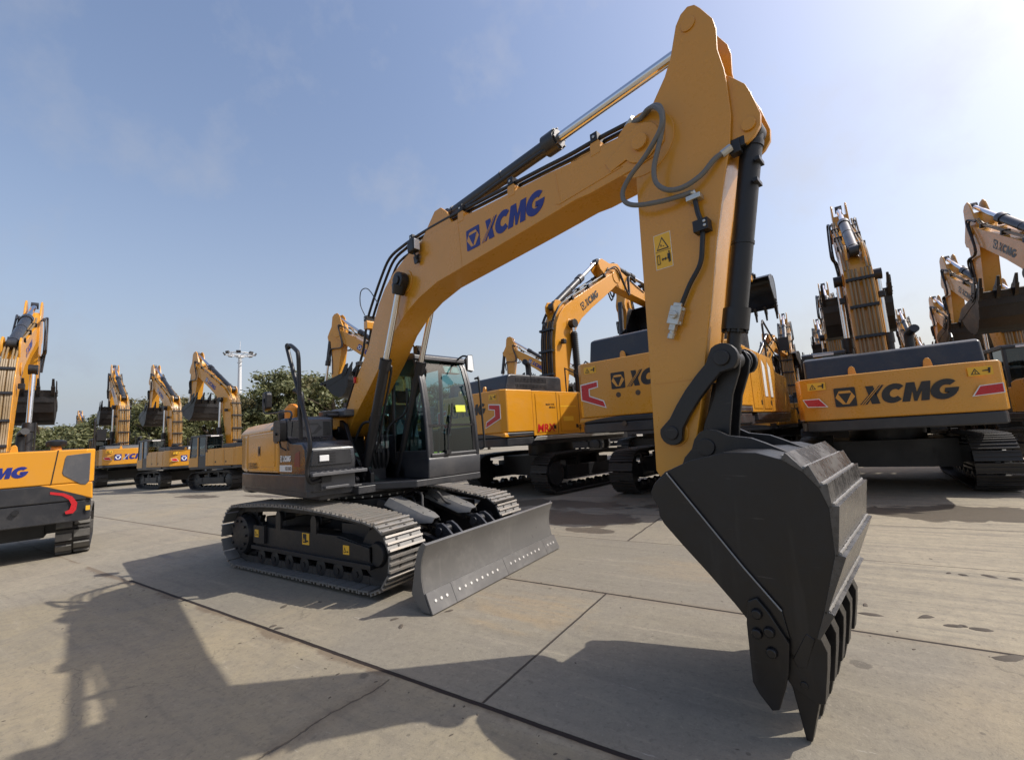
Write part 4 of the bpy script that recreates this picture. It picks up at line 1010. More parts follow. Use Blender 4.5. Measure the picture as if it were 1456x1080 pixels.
def excavator(name, label, group, loc, az, s=1.0, *, W=3.0, cw=(1.3,1.52,2.38), tail_x=3.15, foot=(.25,2.25), ba=53, sa=-84, bucket=-145, bscale=1.35,
              logo_mats=None, logo_len=1.75, hoodh=.42, style='rear', cabx=(.55,2.25), tl=2.05, gauge=1.28, shoe=.58, reflect=True, yel=YEL, hood=GRY, boomlogo=True, bellows=False, mrx=False, rubber=False, bolts=False, chevron=False, step=.12, inset=0.0, bw=.30, stripes=False, labels=True, logo_y=None):
    T = thing(name, label, 'excavator', (loc[0],loc[1],0), az, s, group)
    zb, zy, zt = cw; hw = W/2; hb = hw-inset
    L = logo_mats or [INK, yel]
    for y0, y1, o in ((-gauge-shoe/2,-gauge+shoe/2,-1),(gauge-shoe/2,gauge+shoe/2,1)):
        make_track(T, y0, y1, -tl+.42, .56, .52, tl-.42, .53, .48, .05, 34 if rubber else 46, [SDRK, SDRK if not rubber else PAD, BLK], outer=o, detail=False, rubber=rubber)
    m = M(); m.box(-1.1,1.1,-1.05,1.05,.42,1.0); 
    for sx in (-1,1): m.prism([(sx*.4,-gauge),(sx*1.0,-gauge),(sx*1.0,gauge),(sx*.4,gauge)],.50,.85,'xy')
    m.lathe([(.72,.9),(.72,zb)], (0,0,0), 'z', 32)
    m.build('lower_frame', BLK, T)
    m = M(); m.box(-2.3,2.25,-hb*.96,hb*.96,zb-.02,zb+.16); m.box(-1.9,2.0,-hb,hb,zb+.06,zy-.02); m.build('turntable_deck', GRY, T, bevel=.015)
    if mrx:
        m = M(); m.prism([(-2.30,zb+.10),(1.9,zb+.10),(1.9,zb+.20),(-2.2,zb+.20)], -hw-.03, -hw-.002); m.build('side_step', ZINC, T, bevel=.006)
    # counterweight
    x0 = -tail_x
    def plan(d=0.0):
        return [(-2.25,-hw+d),(x0+.55,-hw+d),(x0+.16,-hw+.10+d),(x0+d,-hw+.55),(x0-.02+d,0),(x0+d,hw-.55),(x0+.16,hw-.10-d),(x0+.55,hw-d),(-2.25,hw-d)]
    if style == 'poly': plan = lambda d=0.0: [(max(-2.25,x0+.3),-hw+d),(x0+.12,-hw+d),(x0+d,-hw+.14+d),(x0+d,hw-.14-d),(x0+.12,hw-d),(max(-2.25,x0+.3),hw-d)]
    m = M()
    m.mat(1).prism(plan(.03), zb, zy-.004, 'xy')
    if style == 'poly':
        # lower edge steps up in the middle
        m.mat(0).prism(plan(), zy+step, zt, 'xy')
        for sg in (-1,1): m.prism([(sg*hw,zy),(sg*(hw-.02),zy+step),(sg*(hw-.95),zy+step)], x0+.0005, -2.26, 'yz')
        m.mat(1).prism(plan(.004), zy-.004, zy+step-.001, 'xy')
    else:
        m.mat(0).prism(plan(), zy, zt, 'xy')
    cwt = m.build('counterweight', [yel, GRY], T, bevel=.035, seg=3)
    xr = x0-.024 if style != 'poly' else x0-.004
    zl = zy+(zt-zy)*(.30 if style!='poly' else .52)
    off = .18 if style != 'poly' else .10
    logo('rear_logo', cwt, (xr, (logo_len/2+off-.18) if logo_y is None else logo_y+logo_len, zl), (0,-1,0), (0,0,1), logo_len, L)
    m = M(); q = min(1.0,(zt-zy)/.86)
    for sg in ((-1,1) if labels else ()):
        y = sg*(hw-.38)+.15
        xx = x0-.004 if style == 'poly' else x0+.11*abs(sg)*0-.006
        warn_wide(m.cut(), (xr-.001 if style=='poly' else xr+.004, y, zt-.25), (0,-1,0), (0,0,1), .30, .15)
    if labels: m.build('warning_label', [LABY, INK], cwt)
    if reflect:
        m = M()
        for sg in (-1,1):
            yb_ = sg*(hw-.30)
            fr = ((x0-.002 if style!='poly' else x0-.0045, yb_, zy+(zt-zy)*.30), (0,-1*(-sg if True else 1)*-1*1.0,0), (0,0,1))
            fr = (Vector((x0-.006, sg*(hw-.33), zy+(zt-zy)*.32)), Vector((0,-1,0)), Vector((0,0,1)))
            a = [(-.20,.02),(.14,.02),(.20,.16),(-.10,.17)] if sg > 0 else [(-.20,.02),(.14,.0),(.20,.17),(-.12,.17)]
            a = [(-.19,.15),(.06,.15),(.17,0),(-.13,.02)] if sg > 0 else [(-.17,0),(.18,.03),(.18,.17),(-.08,.15)]
            e = [(-.21,.165),(.07,.165),(.20,-.015),(-.14,.005)] if sg > 0 else [(-.20,-.015),(.195,.015),(.195,.185),(-.09,.165)]
            if chevron:
                a = [(-.20,.42),(.20,.46),(.20,.36),(-.02,.33),(-.02,.16),(.32,.02),(.36,-.10),(-.20,.10)]; a = a if sg > 0 else [(-p[0],p[1]) for p in a]
                e = [(-.225,.445),(.225,.49),(.225,.34),(.005,.31),(.005,.175),(.34,.04),(.385,-.13),(-.225,.085)]; e = e if sg > 0 else [(-p[0],p[1]) for p in e]
            m.cut().mat(1).flat(fr, [e], t=.003, lift=.0); m.mat(0).flat(fr, [a], t=.002, lift=.004)
        m.build('reflector', [RED, WHT], cwt)
    if bolts:
        m = M()
        for y in (.62,.18): m.cut().cyl((xr-.004,y,zy+.62*.9),(xr+.02,y,zy+.62*.9),.055,n=16)
        m.cut().cyl((xr-.0,.55,zy-.05),(xr+.02,.55,zy-.05),.05,n=14)
        m.build('counterweight_plug', BARK, cwt)
    m = M()
    for y in (-.55,.55): m.cut().prism([(y-.07,zt-.01),(y+.07,zt-.01),(y+.05,zt+.13),(y+.02,zt+.17),(y-.02,zt+.17),(y-.05,zt+.13)], x0+.20, x0+.26, 'yz')
    m.build('lifting_lug', yel, cwt, bevel=.01)
    # engine bay sides and front boxes
    m = M()
    m.prism([(-2.26,zy),(.35,zy),(.35,zt-.08),(.10,zt-.02),(-2.26,zt-.02)], -hb+.005, hb-.005)
    m.prism([(.36,zy),(2.15,zy),(2.15,zt-.45),(1.95,zt-.38),(.60,zt-.34),(.36,zt-.10)], -hb+.005, -.62)
    m.prism([(.36,zy),(.56,zy),(.56,zt-.2),(.36,zt-.2)], .5, hb-.01)
    bod = m.build('engine_house', yel, T, bevel=.02)
    m = M()
    for xa, xb in ((-2.22,-1.28),(-1.24,-.30)):
        for sg in (-1,1):
            y = sg*(hb-.005)
            m.cut().mat(0).prism([(xa+.08,zy+.08),(xb-.08,zy+.08),(xb-.08,zt-.20),(xb-.22,zt-.10),(xa+.08,zt-.10)], min(y,y+sg*.012), max(y,y+sg*.012))
            m.mat(1).box(xb-.012,xb+.004, min(y,y+sg*.003), max(y,y+sg*.003), zy+.02, zt-.04)
            m.mat(1).box(xb-.20,xb-.10, min(y,y+sg*.016), max(y,y+sg*.016), zy+.16, zy+.26)
    m.build('side_door', [yel, BLK], bod, bevel=.006)
    if stripes:
        m = M()
        for xx in (-.85,-.25): m.cut().prism([(xx-.16,zy+.35),(xx+.10,zy+.35),(xx+.10,zt-.3),(xx-.16,zt-.18)], -hb-.016, -hb-.004)
        m.build('side_grille', WHT, bod)
    if mrx:
        y = -hb-.009
        text('door_print', 'MRX', bod, (-2.14,y,zy+.10), (1,0,0), (0,0,1), .20, RED, bold=.025, shear=.1, sx=1.15)
        text('door_small_print', 'MADE FOR', bod, (-1.75,y,zy+.80), (1,0,0), (0,0,1), .05, INK, bold=.01)
        text('door_small_print', 'MINING', bod, (-1.62,y,zy+.72), (1,0,0), (0,0,1), .05, INK, bold=.01)
        text('door_model_print', 'XE', bod, (-.45,y+.006,zy+.12), (1,0,0), (0,0,1), .11, INK, bold=.03)
        m = M(); m.flat(((-1.05,y,zy+.36),(1,0,0),(0,0,1)), [[(0,0),(.45,0),(.45,.13),(0,.13)]]); m.flat(((-1.15,y,zt-.45),(1,0,0),(0,0,1)), [[(0,0),(.7,0),(.7,.03),(0,.03)]]); m.build('door_label', LABY, bod)
    m = M(); zh = zt-.02
    m.prism([(x0+.30,zh),(-.75,zh),(-.75,zh+hoodh*.9),(-.85,zh+hoodh),(x0+.55,zh+hoodh),(x0+.42,zh+hoodh*.92)], -hw+.22, hw-.20)
    hd = m.build('engine_hood', hood, T, bevel=.05, seg=3)
    m = M()
    for i in range(22):
        xx = x0+.70+i*.055
        m.box(xx,xx+.022,-hw+.212,-hw+.225,zh+hoodh*.55,zh+hoodh*.8); m.box(xx,xx+.022,-hw+.212,-hw+.225,zh+hoodh*.2,zh+hoodh*.42)
    m.box((x0-.75)/2-.01,(x0-.75)/2+.01,-hw+.215,hw-.195,zh+.01,zh+hoodh+.004)
    m.build('hood_louvre', BLK, hd)
    m = M(); m.tube([(-1.35,-.55,zh+hoodh-.05),(-1.35,-.55,zh+hoodh+.36),(-1.42,-.58,zh+hoodh+.46),(-1.58,-.64,zh+hoodh+.50)], .085, 14, smooth=4); m.build('exhaust_pipe', BLK, T)
    m = M(); m.lathe([(.16,zh+hoodh-.02),(.17,zh+hoodh+.04),(.20,zh+hoodh+.05),(.21,zh+hoodh+.12),(.12,zh+hoodh+.16)], (-1.2,.55,0), 'z', 18); m.build('air_precleaner', BLK, T)
    # cab
    c0, c1 = cabx; y0, y1 = .52, 1.48 if hw > 1.4 else hw-.01; zc0, zc1 = zy-.10, zy+1.78
    m = M(); m.mat(0)
    m.prism([(c0,zc0),(c1,zc0),(c1,zc0+.45),(c0,zc0+.45)], y0, y1)
    for (yy0, yy1) in ((y0,y0+.07),(y1-.07,y1)):
        m.prism([(c0,zc0+.4),(c0+.10,zc0+.4),(c0+.10,zc1-.05),(c0,zc1-.05)], yy0, yy1)
        m.prism([(c1-.09,zc0+.4),(c1,zc0+.4),(c1-.16,zc1-.05),(c1-.25,zc1-.05)], yy0, yy1)
        m.prism([(c0+.70,zc0+.4),(c0+.80,zc0+.4),(c0+.80,zc1-.05),(c0+.70,zc1-.05)], yy0, yy1)
        m.box(c0+.05,c0+.75,yy0+.004,yy1-.004,zc0+.4,zc0+.70)
    m.prism([(c0-.02,zc1-.10),(c1-.10,zc1-.10),(c1-.16,zc1),(c0+.1,zc1+.02),(c0-.02,zc1-.02)], y0-.015, y1+.015)
    m.box(c0-.004,c0+.06,y0+.04,y1-.04,zc0+.4,zc0+.78)
    cb = m.build('cab', GRY, T, bevel=.02)
    m = M(); m.add([(c0+.03,y0+.06,zc0+.78),(c0+.03,y1-.06,zc0+.78),(c0+.03,y1-.06,zc1-.1),(c0+.03,y0+.06,zc1-.1)],[(0,1,2,3)])
    for yy in (y0+.03,y1-.03): m.cut().add([(c0+.08,yy,zc0+.6),(c1-.06,yy,zc0+.42),(c1-.20,yy,zc1-.1),(c0+.08,yy,zc1-.1)],[(0,1,2,3)])
    m.cut().add([(c1-.03,y0+.06,zc0+.44),(c1-.03,y1-.06,zc0+.44),(c1-.19,y1-.06,zc1-.1),(c1-.19,y0+.06,zc1-.1)],[(0,1,2,3)])
    m.build('cab_window', GLSD, cb)
    m = M(); m.prism([(c0+.82,zc0+.06),(c1-.02,zc0+.06),(c1-.02,zc0+.6),(c0+.90,zc0+.6),(c0+.84,zc0+.75),(c0+.84,zc1-.12),(c0+.76,zc1-.12),(c0+.76,zc0+.06)], y1-.005, y1+.015); m.build('cab_door', yel, cb, bevel=.006)
    m = M(); m.box(c0-.03,c0-.006,y0+.25,y1-.25,zc1-.09,zc1-.03); m.build('roof_marker', WHT, cb)
    # rails and mirror on the right
    m = M(); yr = -hw+.08
    m.tube([(.2,yr,zt-.05),(.2,yr,zt+.85),(.3,yr,zt+.95),(1.4,yr,zt+.62),(1.9,yr,zt+.55),(2.05,yr,zt+.40),(2.12,yr,zy+.2)], .022, 6); m.tube([(.2,yr,zt+.45),(1.5,yr,zt+.15),(2.08,yr,zt+.05)], .018, 6)
    m.cut().tube([(.2,-.66,zt-.05),(.2,-.66,zt+.85),(1.2,-.66,zt+.60)], .02, 6)
    m.build('handrail', BLK, T)
    m = M(); m.box(2.02,2.10,yr-.26,yr-.02,zt+.35,zt+.72); m.tube([(2.05,yr,zt+.45),(2.05,yr-.1,zt+.5)],.014,6); m.build('rear_view_mirror', BLK, T, bevel=.02)
    # boom
    B = R(ba); g = lambda pts: xf(pts, foot, B)
    m = M(); m.prism(g(BOOM_B+BOOM_T), -bw, bw)
    for sg in (-1,1):
        y = sg*bw
        for c, r in (((6.75,.0),.26),((2.95,1.12),.20),((0,0),.20)):
            q = g([c])[0]; m.prism(arc(q[0],q[1],r,r,0,360,18)[:-1], min(y,y+sg*.025), max(y,y+sg*.025))
    for yy in (-.20,.16): m.prism(g([(2.75,1.70),(3.45,1.60),(3.40,1.92),(3.25,2.06),(3.05,2.05),(2.92,1.95)]), yy, yy+.05)
    for t in (1.0,1.9,4.3,5.6):
        pass
    bm = m.build('boom', yel, T, bevel=.015)
    if boomlogo:
        for sg in (-1,1):
            if sg < 0: o = g([(3.9,.86)])[0]; e = g([(5.2,.42)])[0]
            else: o = g([(5.2,.42)])[0]; e = g([(3.9,.86)])[0]
            u = Vector((e[0]-o[0],0,e[1]-o[1])).normalized(); v = Vector((-u.z,0,u.x)) if sg < 0 else Vector((u.z,0,-u.x))
            logo('boom_logo', bm, (o[0], sg*(bw+.002), o[1]), u, v, 1.35, L)
    m = M(); rails = [(-.05,.30),(.6,.66),(1.2,1.08),(1.9,1.54),(2.5,1.80)]
    for yy in [q*bw/.3 for q in (-.23,-.15,-.07,.05,.13,.21)]:
        m.cut().tube([(p[0], yy, p[1]) for p in g(rails)]+([] if abs(yy) > .22 else []), .030, 6, smooth=3)
    for sg in (-1,1):
        for k in (0,1):
            m.cut().tube([(p[0], sg*(bw-.04-.07*k), p[1]) for p in g([(2.5,1.80),(2.9,1.84),(3.4,1.78),(4.6,1.27),(5.4,.95),(6.3,.58),(6.7,.55)])], .026, 6, smooth=3)
    # hose loops at the boom foot and tip
    for yy in (-.22,-.08,.08,.22):
        m.cut().tube([(p[0],yy,p[1]) for p in g([(-.05,.30),(-.35,.2)])]+[(foot[0]-.25,yy,foot[1]-.5)], .03, 6, smooth=3)
    bp_ = m.build('boom_pipe', BLK if bellows else PIPE, bm)
    m = M(); B3 = lambda p: Vector((g([p])[0][0], 0, g([p])[0][1]))
    for p in ((.3,.52),(.9,.90),(1.55,1.34),(2.2,1.70)):
        q = B3(p); du = (B3((p[0]+.1,p[1]+.06))-q).normalized(); m.cut().obox(q, du, (0,1,0), du.cross(Vector((0,1,0))), .07, bw*1.93, .11)
    for p in ((3.9,1.52),(5.0,1.08),(6.2,.58)):
        q = B3(p); du = (B3((p[0]+.1,p[1]-.045))-q).normalized()
        for sg in (-1,1): m.cut().obox(q+Vector((0,sg*(bw-.08),0)), du, (0,1,0), du.cross(Vector((0,1,0))), .08, .2, .14)
    m.build('pipe_clamp', BLK, bm)
    m = M(); q = B3((2.05,1.2)); m.box(q.x-.02,q.x+.12,-bw-.17,-bw-.03,q.z-.08,q.z+.08); m.cut().box(q.x-.02,q.x+.12,bw+.03,bw+.17,q.z-.08,q.z+.08); m.build('work_lamp', BLK, bm, bevel=.02)
    # stick
    P = g([(6.75,0)])[0]; A = R(sa); h = lambda pts: xf(pts, P, A)
    m = M(); main = [p for p in STK_P]
    m.prism(h([(-.70,.47)]+STK_P[3:-1]+[(-.62,-.10)]), -.20, .20)
    for yy in (-.22,.17): m.prism(h(STK_P), yy, yy+.05)
    st = m.build('stick', yel, T, bevel=.012)
    m = M()
    for sg in (-1,1):
        a = g([(6.55,.55)])[0]; b = h([(.3,-.1)])[0]; c = h([(.9,.36)])[0]
        mid_ = Vector(((a[0]+b[0])/2+.25,0,(a[1]+b[1])/2+.35))
        for k in (0,1):
            yy = sg*(.26+.06*k)
            dn = h([(.75,-.42-.12*k)])[0]
            m.cut().tube([(a[0],yy,a[1]),(a[0]+(b[0]-a[0])*.5+.30*math.cos(B),yy+sg*.06,a[1]+.12+.05*k),(dn[0],yy+sg*.10,dn[1]),(c[0],yy,c[1]),h([(1.5,.36)])[0][:1]+(yy*.85,)+h([(1.5,.36)])[0][1:]], .028, 6, smooth=5)
        m.cut().tube([(p[0], sg*.225, p[1]) for p in h([(.9,.36),(1.6,.22),(2.2,.16)])], .026, 6)
    m.build('arm_hose', GRY, st)
    # bucket
    H = h([(2.92,0)])[0]; bs = bscale; br = R(bucket)
    def TB(p):
        q = xf([((p[0]-4.86)*bs, (p[1]-1.35)*bs)], H, br)[0]; return q
    bk = make_bucket(T, TB, 0.0, -.56*bs*1.12, .56*bs*1.12, BUCK, teeth=5)
    Kp = TB((5.085,1.465)); Jp = h([(2.72,.80)])[0]; Q1 = h([(2.45,.02)])[0]
    def bar(m, a, b, w, ya, yb):
        a, b = Vector((a[0],a[1])), Vector((b[0],b[1])); d = (b-a).normalized(); n = Vector((-d.y,d.x))
        m.prism([tuple(a+n*w-d*w*.6),tuple(b+n*w+d*w*.6),tuple(b-n*w+d*w*.6),tuple(a-n*w-d*w*.6)], ya, yb)
    m = M(); bar(m, Q1, Jp, .075, -.30, -.24); m.cut(); bar(m, Q1, Jp, .075, .24, .30); m.cyl((Jp[0],-.32,Jp[1]),(Jp[0],.32,Jp[1]),.09,n=14); m.build('tipping_lever', BLK, T)
    m = M(); bar(m, Jp, Kp, .085, -.14, .14); m.cyl((Kp[0],-.3,Kp[1]),(Kp[0],.3,Kp[1]),.08,n=14); m.build('bucket_link', BLK, T)
    E0 = h([(.15,.66)])[0]; dd = Vector((Jp[0]-E0[0],Jp[1]-E0[1]))
    cylinder_part('bucket_cylinder', T, (E0[0],0,E0[1]), (Jp[0],0,Jp[1]), dd.length*.60, .115, .07, GRY, CHR, n=14)
    A0 = g([(3.15,1.90)])[0]; A1 = h([(-.95,.36)])[0]; dd = Vector((A1[0]-A0[0],A1[1]-A0[1]))
    cylinder_part('arm_cylinder', T, (A0[0],0,A0[1]), (A1[0],0,A1[1]), dd.length*.62, .125, .075, GRY, CHR, n=16)
    C1 = g([(2.95,1.12)])[0]
    for sg in (-1,1):
        p0, p1 = Vector((foot[0]+.95, sg*.42, zy+.05)), Vector((C1[0], sg*.42, C1[1]))
        c = cylinder_part('boom_cylinder', T, p0, p1, (p1-p0).length*.56, .115, .065, BLK, CHR, n=16)
        m = M(); m.cyl(p1+Vector((0,-.10,0)), p1+Vector((0,.10,0)), .15, n=16)
        if bellows:
            d = (p1-p0).normalized(); L_ = (p1-p0).length
            for i in range(22): q = p0+d*L_*(.50+.42*i/22); m.cyl(q, q+d*L_*.010, .135, .105, n=12)
            m.cyl(p0+d*L_*.5, p0+d*L_*.92, .10, n=12)
        m.build('cylinder_cap', BLK, c)
    return T

ROW = 'excavators parked in rows across the yard'
az = lambda cw_deg: R(90-cw_deg)
# front row of the big yard, tails towards the camera
excavator('parked_excavator', 'excavator seen from its rear right corner, red MRX lettering on its yellow side door', ROW, (-1.36,8.05), az(13), 1.0,
          W=2.98, cw=(1.36,1.58,2.79), tail_x=3.3, style='poly', ba=53, sa=-10, bucket=-60, hoodh=.46, mrx=True, bellows=True, chevron=True, logo_len=1.5, yel=YELF, gauge=1.42)
P7 = excavator('parked_excavator', 'tall excavator tail half hidden behind the big stick, two round plugs below its black lettering', ROW, (3.32,7.98), az(7), 1.0,
          W=3.28, cw=(1.56,1.78,3.13), tail_x=3.5, style='poly', ba=52, sa=-12, bucket=5, bscale=1.25, hoodh=.62, chevron=True, bolts=True, logo_len=1.70, stripes=True, gauge=1.45, shoe=.62, cabx=(1.3,2.9), foot=(.25,2.5))
RP = excavator('parked_excavator', 'excavator right of the bucket showing its whole low tail with large black lettering', ROW, (7.08,9.42), az(3), 1.0,
          W=3.06, cw=(1.30,1.525,2.38), tail_x=3.22, logo_len=1.78, hoodh=.46, gauge=1.36, shoe=.62)
def again(src, label, loc, a, s=1.0, group=ROW):
    c = copy_tree(src); c.location = (loc[0], loc[1], 0); c.rotation_euler = (0,0,a); c.scale = (s,s,s)
    c['label'] = label; c['group'] = group
    return c
FAR = 'excavator far down the parked columns, only its raised boom above nearer machines'
again(RP, 'excavator at the right edge, tall boom and wide black bucket above its cab', (11.2,11.0), az(-5), .93)
again(RP, 'excavator behind the right edge machine, its boom left of the tallest right boom', (12.6,20.2), az(-5), 1.03)
again(RP, 'excavator two rows behind the right edge machine, smallest of its three booms', (11.6,31.5), az(4), 1.0)
again(RP, 'excavator directly behind the large-lettered tail, black bucket showing left of its boom', (7.0,19.8), az(2), 1.0)
S2 = again(P7, 'excavator with small hanging bucket in the gap left of the large-lettered tail', (3.6,21.0), az(14), .75)
again(RP, 'excavator facing the camera, its stick rising above the hood of the plugged tail', (-1.6,20.8), R(274), 1.0)
for (x, y, a, s) in ((7.0,30.2,1,1),(7.1,40.6,2,1.02),(7.0,51,0,1),(7.1,61.5,2,1),(7.0,72,1,1.03),(7.0,82.5,1,1),(3.3,33,3,1),(3.2,43.5,1,1),(3.3,54,2,1),(3.2,65,1,1),(11.3,43,1,1),(11.2,54,2,1),(11.3,65,0,1),(15.9,27,-4,1),(15.9,38,2,1),(15.6,49,0,1),(9.4,27.5,-3,1.02),(14.2,31,-6,1.05),(9.3,37,2,1),(5.0,26,1,1),(5.1,37,0,1),(13.6,41,-2,1.05),(-.8,36,1,1),(-.9,50,0,1)):
    again(RP, FAR, (x,y), az(a), s)
# machines on the open side, facing away to the left
LEFTG = 'excavators standing on the open side of the yard'
LP = excavator('parked_excavator', 'excavator with blue emblem on its tail, nearest of the three left of the mirror', LEFTG, (-18.0,6.3), R(187), .82,
     W=3.0, cw=(1.20,1.36,2.34), tail_x=3.05, style='round', logo_mats=[BLUE, WHT], logo_len=1.75, hoodh=.25, ba=54, sa=-84, bucket=-150)
again(LP, 'middle one of the three excavators on the left, tail hidden by the nearest', (-24.6,6.1), R(180), .85, LEFTG)
again(LP, 'farthest of the three excavators on the left, just right of the rubber-tracked one', (-34.0,6.2), R(174), 1.02, LEFTG)
again(LP, 'excavator behind the front machine, blue lettered boom showing left of the big boom', (-9.1,9.5), R(193), .92, LEFTG)
again(LP, 'excavator far behind the MRX machine, stick and boom showing right of the cab', (-9.6,27.0), R(192), 1.12, LEFTG)
again(LP, 'excavator behind the grey louvred hood, only the very tip of its boom showing', (-11.4,39.5), R(196), 1.15, LEFTG)
again(LP, 'distant excavator among the trees at the far left, only its orange boom tip showing', (-72,8.0), R(180), 1.0, LEFTG)
again(LP, 'distant excavator above the trees, its orange boom tip right of the other one', (-75,13.5), R(180), 1.02, LEFTG)
# small rubber-tracked machine at the left edge
SM = excavator('compact_excavator', 'small rubber-tracked excavator at the left edge, grey tail with a red curved reflector', None, (-7.39,-2.83), R(166), .72,
     W=3.90, inset=.55, bw=.17, cw=(.86,1.36,2.60), tail_x=2.50, style='poly', step=.42, logo_mats=[BLUE, YELF], logo_len=1.30, logo_y=-.85, hoodh=.05, ba=46, sa=-86, bucket=-150, bscale=1.2, rubber=True, tl=1.95, gauge=1.62, shoe=.62, yel=YELF, reflect=False, labels=False, bolts=False)
Y_ = lambda px: -1.95+(130-px)/78
m = M(); m.prism([(Y_(p), z) for p, z in ((124,2.50),(91,2.46),(89,2.40),(86,2.05),(88,1.98),(112,1.74),(119,1.72),(124,1.80))], -2.512, -2.49, 'yz'); m.build('rear_grille', MGRY, SM, bevel=.015)
m = M(); m.prism([(Y_(80),2.6),(Y_(73),1.79),(Y_(71.5),1.79),(Y_(78.5),2.6)], -2.507, -2.49, 'yz'); m.build('panel_gap', BLK, SM)
m = M(); m.prism([(Y_(p), z) for p, z in ((72,1.62),(90,1.56),(102,1.46),(109,1.30),(108,1.14),(104,1.06),(94,1.06),(93,1.12),(99,1.16),(101,1.28),(97,1.40),(88,1.50),(72,1.56))], -2.506, -2.49, 'yz'); m.build('reflector', RED, SM)
m = M(); m.prism([(Y_(121),1.10),(Y_(127),1.10),(Y_(127),1.21),(Y_(121),1.21)], -2.512, -2.49, 'yz'); m.build('warning_label', LABY, SM)
m = M(); m.cyl((-2.53,Y_(30),1.22),(-2.49,Y_(30),1.22),.06,n=16); m.build('counterweight_plug', BLK, SM)
m = M(); m.lathe([(.10,2.58),(.10,2.66),(.08,2.70)],(-2.30,Y_(75),0),'z',16); m.build('filler_neck', ORG, SM)
m = M(); m.lathe([(.17,2.70),(.19,2.73),(.19,2.82),(.10,2.86)],(-2.30,Y_(75),0),'z',20); m.build('filler_cap', BLK, SM)
# ================================================================== setting
m = M(); n = 1
gs = 1500.0
m.add([(-gs,-gs,0),(gs,-gs,0),(gs,gs,0),(-gs,gs,0)], [(0,1,2,3)])
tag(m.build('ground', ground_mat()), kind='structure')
# floodlight mast
T = thing('floodlight_mast', 'tall white floodlight mast standing behind the trees on the left', 'light mast', (-60,25.6,0))
m = M(); m.cyl((0,0,0),(0,0,15.3),.34,.21,n=14); m.build('pole', SILV, T)
m = M(); ring = [(1.75*math.cos(R(a)),1.75*math.sin(R(a)),15.45) for a in range(0,375,15)]
m.tube(ring, .07, 6); ring = [(1.1*math.cos(R(a)),1.1*math.sin(R(a)),15.55) for a in range(0,375,15)]; m.tube(ring, .05, 6)
for a in range(0,360,45): m.tube([(0,0,15.3),(1.75*math.cos(R(a)),1.75*math.sin(R(a)),15.45)], .05, 6)
m.cyl((0,0,15.2),(0,0,17.4),.035,n=6); m.box(-.35,.35,-.35,.35,15.0,15.25); m.box(-.7,.7,-.05,.05,14.3,14.4)
m.build('lamp_ring', SILV, T)
for a in (20,65,110,150,195,240,285,330):
    c = Vector((1.9*math.cos(R(a)),1.9*math.sin(R(a)),15.5)); d = Vector((math.cos(R(a)),math.sin(R(a)),-.55)).normalized(); s_ = Vector((-d.y,d.x,0)).normalized()
    m = M(); m.obox(c, d, s_, d.cross(s_), .18,.55,.38); m.build('floodlight', MGRY, T)
# trees
def make_tree(name, seed, h, rw, leafm, n_cl, per, trunk_h):
    rn = random.Random(seed); T = thing(name, '', 'tree')
    m = M(); m.tube([(0,0,0),(.05,.02,h*.25),(-.04,.08,h*.5),(.05,.0,h*.75)], .16*h/8, 8, smooth=3)
    limbs = []
    for i in range(9):
        a = rn.uniform(0,6.28); z0 = h*rn.uniform(.22,.6); L = rw*rn.uniform(.5,.85); z1 = z0+L*rn.uniform(.5,1.0)
        m.tube([(0,0,z0),(math.cos(a)*L*.5,math.sin(a)*L*.5,z0+(z1-z0)*.6),(math.cos(a)*L,math.sin(a)*L,z1)], .055*h/8, 6, smooth=3); limbs.append((math.cos(a)*L,math.sin(a)*L,z1))
    m.build('trunk', BARK, T)
    m = M(); cs = list(limbs)
    while len(cs) < n_cl:
        u, v, w_ = rn.gauss(0,.55), rn.gauss(0,.55), rn.uniform(-1,1)
        if u*u+v*v+w_*w_ > 1.25: continue
        k = (1-.25*w_)
        cs.append((u*rw*k, v*rw*k, trunk_h+(h-trunk_h)*(w_+1)/2))
    for c in cs:
        rr = rn.uniform(.45,1.0)*rw*.30
        for q in range(per):
            d = Vector((rn.gauss(0,1),rn.gauss(0,1),rn.gauss(0,.75))); d = d.normalized()*rr*rn.uniform(.35,1.15)
            p = Vector(c)+d; p.z = max(p.z, .25)
            nn = (d.normalized()+Vector((rn.uniform(-.7,.7),rn.uniform(-.7,.7),rn.uniform(-.2,.9)))).normalized()
            u = nn.orthogonal().normalized(); u = (u*math.cos(q)+nn.cross(u)*math.sin(q)); w2 = nn.cross(u); s_ = rn.uniform(.07,.145)
            m.add([p-u*s_*1.5, p-w2*s_*.75, p+u*s_*1.5, p+w2*s_*.75], [(0,1,2,3)])
    m.build('crown', leafm, T)
    return T
protos = [make_tree('tree', 3, 8.0, 2.9, LEAF, 62, 115, 1.6), make_tree('tree', 11, 8.6, 2.6, LEAF2, 58, 115, 2.0), make_tree('tree', 23, 7.4, 3.2, LEAF, 66, 115, 1.0), make_tree('tree', 31, 8.2, 2.8, LEAF2, 60, 115, 1.4)]
TG = 'trees along the far side of the yard'
spots = [(28.5,0),(25.4,1),(31.5,3),(34.3,2),(37.0,1),(39.6,0),(42.0,2),(44.2,3),(46.2,2),(48.3,0),(22.4,2),(50.5,1),(19.5,3),(29.9,2),(33.0,0),(38.2,3),(41.0,1),(45.1,0),(47.3,1),(26.8,2),(23.9,0),(16.5,1),(13.5,2),(10.5,0),(7.0,3),(3.5,1)]
kinds = ['green tree behind the parked excavators on the left, rounded crown', 'olive brown tree on the far side of the yard, loose crown', 'broad low green tree behind the excavators, crown down to the ground', 'olive tinted tree in the far tree line, uneven crown']
rn = random.Random(5); used = set()
